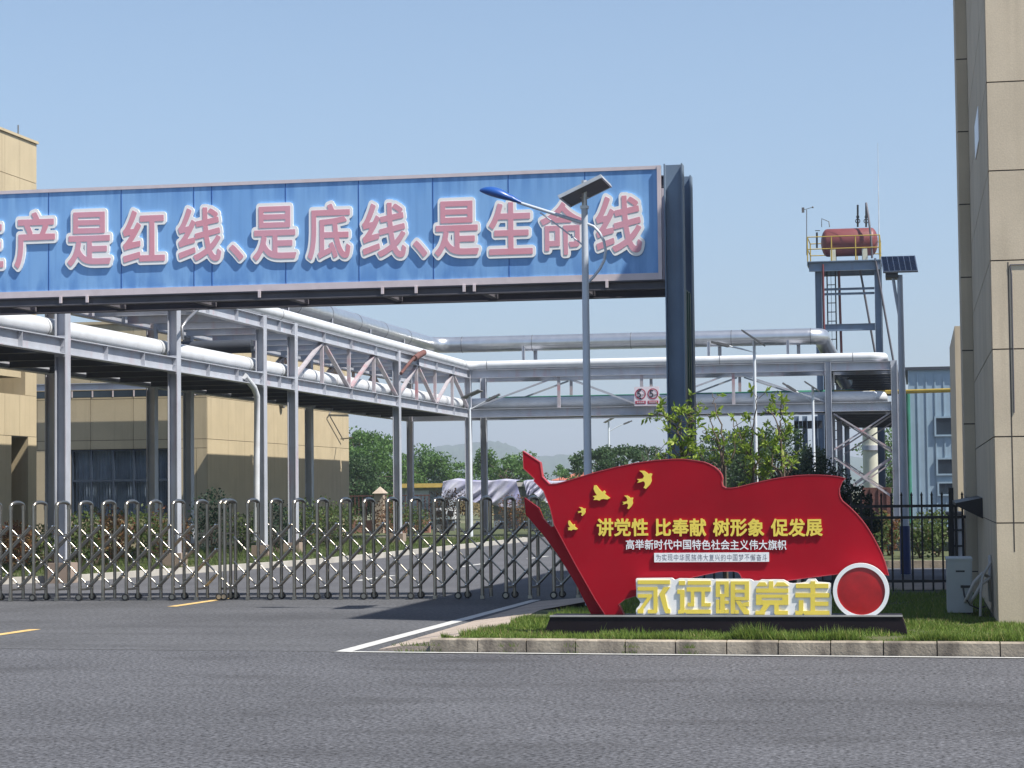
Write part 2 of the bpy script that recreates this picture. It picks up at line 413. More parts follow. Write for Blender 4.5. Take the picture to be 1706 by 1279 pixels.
def add_loops(mb, loops, fx, fz, y0, y1):    # loops in glyph space -> prism standing in plane Y
    L = [[(fx(x), fz(y)) for x, y in l] for l in loops]
    vs, fs = curve_to_tris(L)
    mb.add([(x, y0, z) for x, z in vs], fs)
    for l in L:
        m = len(l); mb.add([(x, y0, z) for x, z in l]+[(x, y1, z) for x, z in l], [(i, (i+1) % m, m+(i+1) % m, m+i) for i in range(m)])
def place_glyph(ch, x0, x1, z0, z1, y0, y1, iso, p=2, ref=None):
    mb = MB(); lps = glyph_loops(ch, iso, p); b = loops_bbox(ref if ref else lps)
    fx = lambda x: x0+(x-b[0])/(b[2]-b[0])*(x1-x0); fz = lambda y: z0+(y-b[1])/(b[3]-b[1])*(z1-z0)
    add_loops(mb, lps, fx, fz, y0, y1); return mb, lps

# ------------------------------------------------------------------ SETTING: land, roads, verge, kerbs, hills
def sheet(name, pts, z, m, kind='structure'):
    vs, fs = curve_to_tris([[(p[0], p[1]) for p in pts]])
    mb = MB(); mb.add([(x, y, z) for x, y in vs], fs)
    o = mb.build(name, m, kind=kind)
    me = o.data
    if me.polygons and me.polygons[0].normal.z < 0: me.flip_normals()
    return o
MB().add([(-2250, -50, 0), (2250, -50, 0), (2250, 3350, 0), (-2250, 3350, 0)], [(0, 1, 2, 3)]).build('ground', 'land', kind='structure')
kA, kB = G(720, 1087.3), G(1706, 1096.3)          # foot of the kerb
ksl = (kB[1]-kA[1])/(kB[0]-kA[0])
def kY(x): return kA[1]+ksl*(x-kA[0])
sheet('road', [(-60, -20), (60, -20), (60, kY(60)-.02), (-60, kY(-60)-.02)], .004, 'asphalt')
sheet('driveway', [(-40, kY(-40)-.02), (12, kY(12)-.02), (12, 34), (-40, 34)], .006, 'asphalt_old')
sheet('yard_road', [(-60, 34), (30, 34), (30, 110), (-60, 110)], .005, 'asphalt_yard')
# verge on the right, grass 12 cm up
gl = [G(734, 1065, .12), G(793, 1053, .12), G(849, 1040, .12), G(900, 1016, .12)]
gpts = [(12, kY(12)+.16), (-4.75, kY(-4.75)+.16)]+[(p[0], p[1]) for p in gl[1:]]+[(-4.15, 27.5), (-4.1, 30.9), (12, 30.9)]
sheet('verge', gpts, .118, 'soil')
pv = MB()
ed = [(-5.42, kY(-5.4)+.05), (-5.42, 31.2)]
inn = gpts[1:6]
lo_ = [(-5.42, kY(-5.42)+.12), (-5.42, 22.8), (-5.42, 24.2), (-5.42, 26.5), (-5.42, 31.0)]
hi_ = [(-4.75, kY(-4.75)+.16)]+[(p[0], p[1]) for p in gl[1:]]+[(-4.1, 31.0)]
pv.add([(x, y, .02) for x, y in lo_]+[(x, y, .122) for x, y in hi_], [(i, 5+i, 6+i, i+1) for i in range(4)])
pv.add([(-5.42, kY(-5.42)+.12, .0), (-5.42, kY(-5.42)+.12, .02), (-4.75, kY(-4.75)+.16, .122), (-4.75, kY(-4.75)+.16, 0)], [(0, 3, 2, 1)])
pv.build('pavement', 'pavement', kind='structure')
kb = MB(); x = -4.84; i = 0
while x < 11:
    L = .50 if x < 0 else .58
    y0 = kY(x+L/2); dz = rng.uniform(-.003, .003); dy = rng.uniform(-.004, .004)
    x0, x1 = x, x+L-.012
    vs = [(x0, kY(x0)+dy, 0), (x1, kY(x1)+dy, 0), (x1, kY(x1)+.14+dy, 0), (x0, kY(x0)+.14+dy, 0)]
    zz = .142+dz
    top = [(x0, kY(x0)+dy+.012, zz), (x1, kY(x1)+dy+.012, zz), (x1, kY(x1)+.14+dy, zz), (x0, kY(x0)+.14+dy, zz)]
    mid = [(x0, kY(x0)+dy, zz-.012), (x1, kY(x1)+dy, zz-.012)]
    kb.add(vs+top+mid, [(0, 1, 9, 8), (8, 9, 5, 4), (4, 5, 6, 7), (0, 8, 4, 7, 3), (1, 2, 6, 5, 9), (2, 3, 7, 6)])
    x += L
kb.build('kerb', 'kerb', kind='structure')
kj = MB(); kj.add([(-4.83, kY(-4.83)+.02, 0), (11, kY(11)+.02, 0), (11, kY(11)+.02, .125), (-4.83, kY(-4.83)+.02, .125)], [(0, 1, 2, 3)])
kj.build('kerb_joint', 'wall_joint', kind='structure')
# road paint
def strip(name, pts, m, z): sheet(name, pts, z, m)
strip('white_line', [(-5.86, kY(-5.8)-.14), (11, kY(11)-.14), (11, kY(11)-.045), (-5.6, kY(-5.6)-.045)], 'paint_white', .012)
strip('white_line', [(-5.83, kY(-5.8)-.04), (-5.66, kY(-5.6)-.04), (-5.50, 31.6), (-5.64, 31.6)], 'paint_white', .010)
for y0, y1 in ((22.6, 24.75), (29.85, 32.4)):
    strip('yellow_line', [(-10.68, y0), (-10.53, y0), (-10.45, y1), (-10.60, y1)], 'paint_yellow', .010)
for (a, b) in (((596, 968), (657, 959)), ((765, 945), (812, 938.5)), ((880, 931), (912, 927))):
    p, q = G(*a), G(*b); d = (q-p)/np.linalg.norm(q-p); nrm = np.array([-d[1], d[0], 0])*.07
    strip('white_line', [tuple((p-nrm)[:2]), tuple((q-nrm)[:2]), tuple((q+nrm)[:2]), tuple((p+nrm)[:2])], 'paint_white', .010)
# planted verge of the yard, with a pale kerb
ve = [(-19.8, 36.5), (-17.0, 37.2), (-15.6, 39.2), (-14.9, 42.5), (-14.3, 44.6), (-13.6, 47.5), (-13.2, 52), (-12.9, 60), (-12.5, 69), (-13.4, 71), (-15, 72.2), (-24, 72.6), (-24, 36.5)]
sheet('verge', ve, .10, 'soil')
vk = MB()
for a, b in zip(ve[:-2], ve[1:-1]): vk.bar((*a, .06), (*b, .06), .13, .14)
vk.build('kerb', 'kerb_pale', kind='structure')
fr = [(-11, 76), (-8, 82), (-3.6, 84), (-3.6, 110), (-40, 110), (-40, 80), (-24, 76.5)]
sheet('verge', fr, .03, 'soil')
ry = [(-2.2, 44), (4, 44), (9, 46), (9, 73), (-2.0, 73), (-2.6, 60)]
sheet('verge', ry, .10, 'soil')
rk = MB()
for a, b in zip(ry, ry[1:]+ry[:1]): rk.bar((*a, .07), (*b, .07), .15, .16)
rk.build('kerb', 'kerb', kind='structure')
sheet('pavement', [(-3.2, 34.3), (6, 34.3), (6, 37.6), (-3.4, 37.6)], .02, 'pavement')
# hills
def hill(pts, D, depth, name):
    fwd = math.cos(YAW)
    prof = []
    for x, y in pts:
        d = ray(x, y); h = math.hypot(d[0], d[1]); prof.append((d[0]/h*D, d[1]/h*D, EYE+d[2]/h*D))
    vs, fs = [], []; n = len(prof); K = 9
    for k in range(K):
        t = k/(K-1)
        for i, (x, y, z) in enumerate(prof):
            s = 1-.32*math.sin(math.pi*0)*0-(1-t)*depth/D
            zz = max(z, 1)*(math.sin(t*math.pi/2)**1.1)*(1+.10*math.sin(i*1.9+k*1.3)*(1-t)) if t < 1 else z
            vs.append((x*s, y*s, zz-(0 if k else 2)))
    for i, (x, y, z) in enumerate(prof): vs.append((x*1.25, y*1.25, -2))
    K += 1
    for k in range(K-1):
        for i in range(n-1): fs.append((k*n+i, k*n+i+1, (k+1)*n+i+1, (k+1)*n+i))
    MB().add(vs, fs, True).build(name, 'hill', kind='structure')
hp = [(-500, 800), (-300, 780), (-100, 770), (100, 765), (300, 770), (420, 776), (540, 772), (600, 766), (650, 762), (690, 756), (715, 750), (735, 744), (760, 743), (785, 739), (815, 736), (835, 738), (850, 743), (868, 752), (890, 760), (915, 761),
      (940, 757), (965, 761), (990, 765), (1020, 768), (1060, 770), (1110, 768), (1160, 760), (1210, 748), (1260, 738), (1310, 742), (1360, 756), (1450, 764), (1600, 770), (1800, 775), (2100, 790), (2300, 805)]
hp2 = []
r5 = random.Random(5)
for a, b in zip(hp[:-1], hp[1:]):
    for k in range(4):
        t = k/4; hp2.append((a[0]+(b[0]-a[0])*t, a[1]+(b[1]-a[1])*t+r5.uniform(-.9, .9)))
hill(hp2, 2600, 900, 'hills')

# ------------------------------------------------------------------ foliage helpers
def leaf_mesh(mb, P, size, rs, aspect=.5, up=.3, droop=0.):
    n = len(P)
    A = rs.normal(size=(n, 3)); A /= np.linalg.norm(A, axis=1)[:, None]; A[:, 2] += up-droop; A /= np.linalg.norm(A, axis=1)[:, None]
    B = rs.normal(size=(n, 3)); B -= (B*A).sum(1)[:, None]*A; B /= np.linalg.norm(B, axis=1)[:, None]
    s = size*rs.uniform(.6, 1.3, n)[:, None]
    v = np.stack([P-A*s*.5, P+B*s*aspect*.5, P+A*s*.5, P-B*s*aspect*.5], 1).reshape(-1, 3)
    o = len(mb.v); mb.v += v.tolist(); mb.f += [(o+4*i, o+4*i+1, o+4*i+2, o+4*i+3) for i in range(n)]; mb.sm += [False]*n
def clusters(rs, n, rx, rz, cz, shape=1.0, flat=1.0):
    out = []
    for _ in range(n):
        d = rs.normal(size=3); d /= np.linalg.norm(d); d[2] = d[2]*flat; r = rs.uniform(.35, 1.0)**.5
        out.append(np.array([d[0]*rx*r, d[1]*rx*r, cz+d[2]*rz*r]))
    return out
def tree(name, base, h, rx, label, seed, leaf='leaf_tree', group=None, ncl=46, per=150, lsize=.22, trunk_h=.3, crad=.2, cat='tree', flat=1.0, trunk_r=None, bark='bark', low=None):
    rs = np.random.RandomState(seed); base = np.array(base, float)
    t = thing(name, tuple(base), label, cat, group)
    tz = h*trunk_h; rz = (h-tz)/2*.95; cz = tz+rz
    tr = trunk_r or h*.022
    bm = MB(); top = base+np.array([rs.uniform(-.05, .05)*h, 0, h*.62])
    mid = base+np.array([rs.uniform(-.03, .03)*h, 0, h*.3])
    bm.tube([base-[0, 0, .05], base+[0, 0, h*.12], mid, top], tr*1.2, 8, tr*.35)
    cl = clusters(rs, ncl, rx, rz, cz, flat=flat)
    lm = MB()
    for c in cl:
        q = base+c
        if rs.rand() < .55:
            st = mid+(top-mid)*rs.uniform(0, .9); m_ = (st+q)/2+[0, 0, .05*h*rs.uniform(-.3, 1)]
            bm.tube([st, m_, q], tr*.38, 5, tr*.08)
        n = int(per*rs.uniform(.6, 1.3)); d = rs.normal(size=(n, 3)); d /= np.linalg.norm(d, axis=1)[:, None]
        rr = (rs.uniform(.1, 1, n)**.5)[:, None]*crad*h*rs.uniform(.6, 1.2)
        leaf_mesh(lm, q+d*rr*[1, 1, .62], lsize, rs)
    bm.build('trunk', bark, t); lm.build('crown', leaf, t)
    return t
def shrub(base, h, rx, label, seed, leaf='leaf_shrub', name='shrub', group=None, n=900, lsize=.07, cat='shrub'):
    rs = np.random.RandomState(seed); base = np.array(base, float)
    t = thing(name, tuple(base), label, cat, group); bm = MB()
    for k in range(5):
        a = rs.uniform(0, 6.28); q = base+[math.cos(a)*rx*.5, math.sin(a)*rx*.5, h*.6]
        bm.tube([base-[0, 0, .03], base+(q-base)*.5+[0, 0, .04], q], .018, 5, .006)
    lm = MB()
    for k in range(14):
        d = rs.normal(size=3); d /= np.linalg.norm(d); c = base+[d[0]*rx*.55, d[1]*rx*.55, h*.56+d[2]*h*.28]
        m = n//14; e = rs.normal(size=(m, 3)); e /= np.linalg.norm(e, axis=1)[:, None]
        leaf_mesh(lm, c+e*(rs.uniform(.2, 1, m)**.4)[:, None]*[rx*.5, rx*.5, h*.28], lsize, rs, aspect=.55)
    bm.build('stem', 'bark', t); lm.build('foliage', leaf, t)
    return t
# ------------------------------------------------------------------ GANTRY SIGN over the driveway
YS = 31.10
def S(x, y): return PY(x, y, YS)
gx1 = S(1101, 300)[0]; gx0 = -17.45
zt = S(1100, 275)[2]; zti = S(1096, 281)[2]; zbi = S(1095, 454)[2]; zb = S(1100, 465)[2]; zI = S(1100, 480)[2]
gs = thing('gantry_sign', ((gx0+gx1)/2, YS+.8, 0), 'long weathered blue slogan board with pink characters spanning the driveway above the gates', 'sign')
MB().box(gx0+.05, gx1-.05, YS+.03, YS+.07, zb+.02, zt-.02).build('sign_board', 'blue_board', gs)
j = MB()
for px in (-30, 80, 201, 322, 352, 475, 597, 721, 847, 975):
    X = S(px, 380)[0]; j.box(X-.006, X+.006, YS+.026, YS+.05, zbi+.002, zti-.002)
j.build('panel_joint', 'lamp_blue', gs)
fm = MB()
fm.box(gx0, gx1, YS+.014, YS+.065, zti, zt).box(gx0, gx1, YS+.014, YS+.065, zb, zbi)
fm.box(gx1-.055, gx1, YS-.018, YS+.064, zb-.002, zt-.002).box(gx0, gx0+.055, YS-.018, YS+.064, zb-.002, zt-.002)
fm.build('frame', 'frame_lilac', gs)
MB().ibeam_x(YS+.10, gx0, gx1+.04, zI, zb-.004, wy=.16).build('beam', 'gantry_rust', gs)
MB().ibeam_x(YS+1.38, gx0, gx1+.04, zI, zb-.004, wy=.16).build('beam', 'gantry_rust', gs)
MB().ibeam_x(YS+.75, gx0, gx1+.04, zt-.22, zt-.05, wy=.16).build('beam', 'gantry_rust', gs)
x = gx0+.6
while x < gx1: MB().box(x, x+.10, YS+.19, YS+1.29, zI+.03, zb-.03).build('cross_member', 'gantry_rust', gs); x += 1.5
MB().box(gx0+.05, gx1-.05, YS+1.44, YS+1.48, zb, zt-.03).build('rear_board', 'frame_lilac', gs)
hk = MB()
for px in (101, 145, 432, 637, 693, 773, 790, 1011):
    p = S(px, 470); hk.box(p[0]-.02, p[0]+.02, YS-.01, YS+.015, zb-.10, zb-.004)
hk.build('hanger', 'frame_lilac', gs)
cxl, cxr = S(1107, 400)[0], S(1138, 400)[0]; cx = (cxl+cxr)/2; cw = cxr-cxl
for X in (cx, gx0-cw/2-.03):
    for yy in (YS+.15, YS+1.36):
        MB().hcol(X, yy, -.05, zt+.02, wx=cw, wy=.28, t=.018).build('column', 'gantry_paint', gs)
    b = MB()
    for z in (zt-.12, zt-.42): b.box(X-.03, X+.03, YS+.30, YS+1.21, z, z+.07)
    b.box(X-.06, X+.06, YS+.3, YS+1.21, 2.5, 2.6)
    b.build('brace', 'gantry_rust', gs)
    g = MB().box(X+cw/2-.05, X+cw/2-.02, YS+.31, YS+1.20, .25, zI+.02)
    for k in range(3): g.box(X+cw/2-.02, X+cw/2-.004, YS+.36+.27*k, YS+.42+.27*k, .25, zI)
    g.build('cover_panel', 'green_panel', gs)
    MB().box(X-.26, X+.26, YS-.1, YS+1.6, .0, .14).build('footing', 'kerb', gs)
chars = [('生', -50, 9, 349, 452), ('产', 20, 96, 347.5, 452), ('是', 108, 189, 347, 448.5), ('红', 200.5, 279, 344, 442), ('线', 292.5, 373, 340, 441),
         ('、', 377.5, 410, 402, 439), ('是', 417, 498, 337.5, 439), ('底', 508, 588, 333.5, 437.5), ('线', 599, 681, 332, 435), ('、', 684, 716, 395, 433.5),
         ('是', 719.5, 802, 328.5, 432.5), ('生', 810, 892, 331, 429.5), ('命', 896, 977, 331, 430), ('线', 988, 1074, 320, 427)]
for ch, x0, x1, y0, y1 in chars:
    xm = (x0+x1)/2; ym = (y0+y1)/2
    X0, X1, Z0, Z1 = S(x0, ym)[0], S(x1, ym)[0], S(xm, y1)[2], S(xm, y0)[2]
    mb, ref = place_glyph(ch, X0, X1, Z0, Z1, YS+.002, YS+.028, .076)
    L = mb.build('letter', 'letter_white', gs)
    mb, _ = place_glyph(ch, X0, X1, Z0, Z1, YS-.004, YS+.001, .016, p=5, ref=ref)
    mb.build('letter_face', 'letter_pink', L)

# ------------------------------------------------------------------ RED FLAG MONUMENT on the verge
YF = 22.45
def Fp(x, y, Y=YF): p = PY(x, y, Y); return (p[0], p[2])
zp = PY(1200, 1025, 22.3)[2]
xa, xb = PY(905, 1055, 22.3)[0], PY(1513, 1057, 22.3)[0]; xta, xtb = PY(918, 1023, 22.3)[0], PY(1502, 1027, 22.3)[0]
fl = thing('flag_monument', ((xa+xb)/2, 22.5, .118), 'large red flag-shaped sculpture with gold birds and ringed disc on black plinth', 'monument')
pl = MB(); y0, y1 = 22.28, 22.66
vs = [(xa, y0, .10), (xb, y0, .10), (xb, y1, .10), (xa, y1, .10), (xta, y0+.01, zp), (xtb, y0+.01, zp), (xtb, y1, zp), (xta, y1, zp)]
pl.add(vs, [(0, 1, 5, 4), (1, 2, 6, 5), (2, 3, 7, 6), (3, 0, 4, 7), (4, 5, 6, 7)]).build('plinth', 'plinth', fl)
MB().box(xta-.01, xtb+.01, y0-.004, y0+.03, zp-.014, zp+.002).build('plinth_top', 'plinth_top', fl)
front = [(871.4, 752), (899, 770.6), (902.5, 794.5), (914.5, 807), (927, 806.5), (939.7, 803), (966, 795), (993, 787), (1025, 779), (1059, 771.8), (1090, 767.5), (1120.5, 765.2), (1140, 765.2),
         (1160, 768), (1172, 770), (1181, 773.5), (1190, 778.5), (1197, 784.5), (1201, 790), (1203, 797), (1201.5, 803), (1203, 810), (1209, 813.6), (1219, 813.5), (1229, 812), (1247, 807.5), (1266, 803), (1287, 798.5), (1309, 794.7), (1328, 792.5), (1346, 791.6), (1364, 791.6), (1380.6, 792.5), (1396, 794.2),
         (1408, 797), (1403, 801), (1400, 808), (1397.6, 814), (1397.6, 822), (1399, 828), (1403, 835), (1415, 845), (1427, 857), (1436.5, 868), (1445, 880), (1452.4, 892), (1460, 906), (1468, 922), (1474, 938), (1480, 958),
         (1460, 953), (1440, 951), (1420, 952), (1394, 955.5), (1370, 958.5), (1346, 961.5), (1309, 966.5), (1275, 967), (1250, 965), (1236, 962), (1234, 957), (1230, 952.5), (1222, 950.5), (1200, 951),
         (1178, 955.5), (1155, 960.6), (1120, 971), (1085, 983), (1056.7, 992.5), (1040, 998), (1030, 1006), (1039, 1024.5), (1009, 1024), (993, 999), (960, 941), (924, 874), (917, 845), (906, 817), (890, 801), (891.5, 797.5), (884, 790), (873, 780)]
fb = MB().prism_y([Fp(*p) for p in front], YF, YF+.10)
fbo = fb.build('flag_panel', 'flag_red', fl)
strip_ = [(873.3, 829), (897, 846), (904, 863.6), (918, 877.7), (925, 875.5), (960, 938), (1009.5, 1024), (985, 1024), (960, 974), (930, 925), (905, 891), (876, 857)]
YR = YF+.13
MB().prism_y([Fp(x, y, YR) for x, y in strip_], YR, YR+.08).build('flag_pole', 'flag_red', fl)
ed = MB()                                                   # lighter turned edge that trims the flag outline
pts = [np.array(Fp(*p)) for p in front]; n_p = len(pts); area = sum(pts[i][0]*pts[(i+1) % n_p][1]-pts[(i+1) % n_p][0]*pts[i][1] for i in range(n_p))
sg_ = 1 if area < 0 else -1; off = []
for i in range(n_p):
    d1 = pts[i]-pts[i-1]; d2 = pts[(i+1) % n_p]-pts[i]; d1 /= np.linalg.norm(d1); d2 /= np.linalg.norm(d2)
    nn = np.array([-(d1+d2)[1], (d1+d2)[0]])*sg_; nn /= max(np.linalg.norm(nn), .4); off.append(pts[i]+nn*.008)
vs = []
for p_, o_ in zip(pts, off): vs += [(p_[0], YF-.004, p_[1]), (o_[0], YF-.004, o_[1]), (o_[0], YF+.102, o_[1]), (p_[0], YF+.102, p_[1])]
ed.add(vs, [(4*i+a, 4*((i+1) % n_p)+a, 4*((i+1) % n_p)+(a+1) % 4, 4*i+(a+1) % 4) for i in range(n_p) for a in range(4)])
ed.build('edge_trim', 'flag_edge', fl)
pb = MB()
for px in (1012, 1240, 1330, 1420): X = Fp(px, 1000)[0]; pb.box(X-.02, X+.02, YF+.14, YF+.18, zp, 1.05)
pb.build('support_post', 'alu', fl)
birdA = [(770, 165), (800, 165), (818, 176), (828, 186), (840, 181), (853, 185), (845, 203), (848, 230), (838, 252), (812, 279), (797, 272), (806, 255), (806, 240), (795, 231), (775, 238), (757, 241), (769, 228), (755, 218), (775, 217), (792, 214), (801, 200), (790, 180)]
birdB = [(487, 257), (501, 256), (520, 280), (537, 299), (550, 289), (561, 300), (555, 312), (588, 336), (570, 346), (545, 342), (530, 345), (520, 353), (505, 348), (482, 349), (492, 336), (479, 325), (505, 319), (492, 300), (484, 280)]
def crop(p, box=None):
    return [(860+x/3.762, 740+y/3.762) for x, y in p]
def fit(p, x0, x1, y0, y1):
    a = np.array(p); mn, mx = a.min(0), a.max(0)
    return [(x0+(x-mn[0])/(mx[0]-mn[0])*(x1-x0), y0+(y-mn[1])/(mx[1]-mn[1])*(y1-y0)) for x, y in p]
for poly in (birdA, birdB, fit(birdA, 664, 734, 321, 406), fit(birdA, 383, 436, 394, 449), fit(birdB, 321, 384, 478, 541)):
    MB().prism_y([Fp(x, y, YF-.03) for x, y in crop(poly)], YF-.020, YF-.003).build('bird', 'gold_letter', fl)
def text_row(s, x0, x1, y0, y1, m, iso, Y, dep, name, parent, p=5, yslope=0.0, fill=.97, gapw=.36):
    n = sum(gapw if c == ' ' else 1 for c in s); wpx = (x1-x0)/n; mb = MB(); x = x0
    for c in s:
        if c == ' ': x += wpx*gapw; continue
        dy = yslope*(x-x0)
        lps = glyph_loops(c, iso, p)
        q0 = Fp(x, y1+dy, Y); q1 = Fp(x+wpx*fill, y0+dy, Y)
        sx = (q1[0]-q0[0]); sz = (q1[1]-q0[1]); b = loops_bbox(lps)
        gw = min(1, (b[2]-b[0])*1.02); mxx = (b[0]+b[2])/2
        fx = lambda u, q0=q0, sx=sx, mxx=mxx: q0[0]+sx*(.5+(u-mxx)*1.0)
        fz = lambda v, q0=q0, sz=sz, b=b: q0[1]+sz*(.5+(v-(b[1]+b[3])/2)*1.04)
        add_loops(mb, lps, fx, fz, Y, Y+dep); x += wpx
    return mb.build(name, m, parent)
text_row('讲党性 比奉献 树形象 促发展', 994, 1371, 863.5, 893, 'gold_letter', .026, YF-.020, .018, 'lettering', fl, yslope=.0015)
text_row('高举新时代中国特色社会主义伟大旗帜', 1042, 1311, 898.5, 915.5, 'white_panel', .012, YF-.012, .010, 'lettering', fl, yslope=.002)
pa, pb_ = Fp(1090, 936.5, YF-.02), Fp(1281, 920, YF-.02)
cap = MB().box(pa[0], pb_[0], YF-.022, YF-.002, pa[1], pb_[1]).build('caption_plate', 'white_panel', fl)
text_row('为实现中华民族伟大复兴的中国梦不懈奋斗', 1092.5, 1279.5, 922.5, 934.5, 'grey_text', -.010, YF-.0236, .0012, 'lettering', cap, fill=.92)
# white block with five large square-cut gold characters
def K(x, y): return (1040+x/4.739, 939+y/4.739)
YL = YF-.10
back = [(97, 115), (372, 112), (384, 118), (395, 127), (408, 124), (430, 115), (690, 120), (705, 124), (720, 121), (985, 121), (1002, 124), (1022, 137), (1060, 135), (1082, 124), (1130, 126), (1180, 124), (1258, 126), (1285, 140), (1302, 152), (1330, 156),
        (1400, 150), (1430, 144), (1450, 121), (1510, 119), (1530, 144), (1618, 150), (1628, 158), (1630, 230), (1638, 260), (1636, 405), (95, 401), (92, 370), (98, 352), (118, 330), (128, 305), (112, 280), (96, 262), (92, 122)]
wb = MB().prism_y([Fp(*K(x, y), YL) for x, y in back], YL, YL+.07).build('letter_block', 'white_panel', fl)
def q(x0, y0, x1, y1): return [(x0, y0), (x1, y0), (x1, y1), (x0, y1)]
big = [[q(105, 130, 360, 161), [(105, 184), (262, 184), (262, 378), (252, 392), (185, 392), (185, 362), (230, 362), (230, 212), (105, 212)],
        [(105, 240), (218, 240), (218, 262), (152, 352), (150, 392), (105, 392), (105, 362), (122, 352), (180, 268), (105, 268)],
        [(310, 184), (362, 184), (320, 238), (345, 350), (362, 362), (362, 392), (326, 392), (312, 362), (276, 238)]],
       [q(430, 135, 480, 168), q(500, 135, 682, 165), q(492, 185, 682, 220), [(525, 220), (552, 220), (552, 336), (500, 336), (500, 308), (525, 308)], [(608, 220), (636, 220), (636, 310), (682, 310), (682, 337), (608, 337)],
        [(418, 205), (475, 205), (475, 362), (682, 362), (682, 394), (490, 394), (478, 384), (470, 392), (424, 394), (424, 368), (440, 360), (440, 238), (418, 238)]],
       [q(722, 138, 756, 262), q(790, 138, 825, 262), q(756, 138, 790, 164), q(756, 238, 790, 262), q(757, 262, 793, 392), q(793, 292, 825, 316), q(724, 282, 750, 392), q(750, 362, 757, 392), q(793, 362, 825, 392),
        q(840, 138, 875, 394), q(875, 138, 985, 164), q(950, 164, 985, 288), q(875, 204, 950, 228), q(875, 262, 950, 288), [(876, 292), (912, 292), (985, 372), (985, 400), (945, 400)], q(875, 366, 905, 394), [(940, 306), (985, 300), (985, 336), (930, 336)]],
       [q(1140, 138, 1176, 195), [(1042, 176), (1064, 146), (1112, 146), (1130, 176)], [(1184, 176), (1205, 146), (1262, 146), (1300, 176)], q(1040, 195, 1295, 228), q(1040, 243, 1295, 268), q(1040, 268, 1085, 325), q(1248, 268, 1295, 325), q(1085, 288, 1248, 325),
        [(1098, 325), (1150, 325), (1112, 378), (1108, 402), (1035, 402), (1035, 374), (1068, 374)], [(1184, 325), (1220, 325), (1220, 371), (1292, 371), (1292, 403), (1192, 403), (1184, 392)]],
       [q(1470, 138, 1508, 232), q(1355, 158, 1470, 192), q(1508, 158, 1612, 192), q(1350, 232, 1622, 266), q(1470, 266, 1506, 372), q(1506, 300, 1612, 332), [(1378, 288), (1414, 288), (1414, 372), (1620, 372), (1620, 404), (1424, 404), (1414, 392), (1402, 404), (1350, 404), (1350, 372), (1378, 372)]]]
for polys in big:
    m_ = MB()
    for k, poly in enumerate(polys): m_.prism_y([Fp(*K(x, y), YL-.02) for x, y in poly], YL-.013-.0004*k, YL-.001)
    m_.build('lettering', 'gold_letter', wb)
rc = Fp(1434.5, 984.5, YF-.12); rr = 45*.00628
ring = MB(); N = 72; vs = []
for k in range(N):
    a = 2*math.pi*k/N; c_, s_ = math.cos(a), math.sin(a)
    vs += [(rc[0]+rr*c_, YF-.13, rc[1]+rr*s_), (rc[0]+rr*.855*c_, YF-.13, rc[1]+rr*.855*s_), (rc[0]+rr*.855*c_, YF-.03, rc[1]+rr*.855*s_), (rc[0]+rr*c_, YF-.03, rc[1]+rr*s_)]
ring.add(vs, [(4*k+i, 4*((k+1) % N)+i, 4*((k+1) % N)+(i+1) % 4, 4*k+(i+1) % 4) for k in range(N) for i in range(4)])
ro = ring.build('ring', 'white_panel', fl)
dm = MB(); rd = rr*.86; M_ = 10; vs = [(rc[0], YF-.124, rc[1])]
for i in range(1, M_+1):
    r_ = rd*i/M_; yy = YF-.124+.006*(i/M_)**2
    for k in range(N): a = 2*math.pi*k/N; vs.append((rc[0]+r_*math.cos(a), yy, rc[1]+r_*math.sin(a)))
fs = [(0, 1+k, 1+(k+1) % N) for k in range(N)]+[(1+(i-1)*N+k, 1+i*N+k, 1+i*N+(k+1) % N, 1+(i-1)*N+(k+1) % N) for i in range(1, M_) for k in range(N)]
dm.add(vs, fs, True).build('disc', 'disc_red', ro)

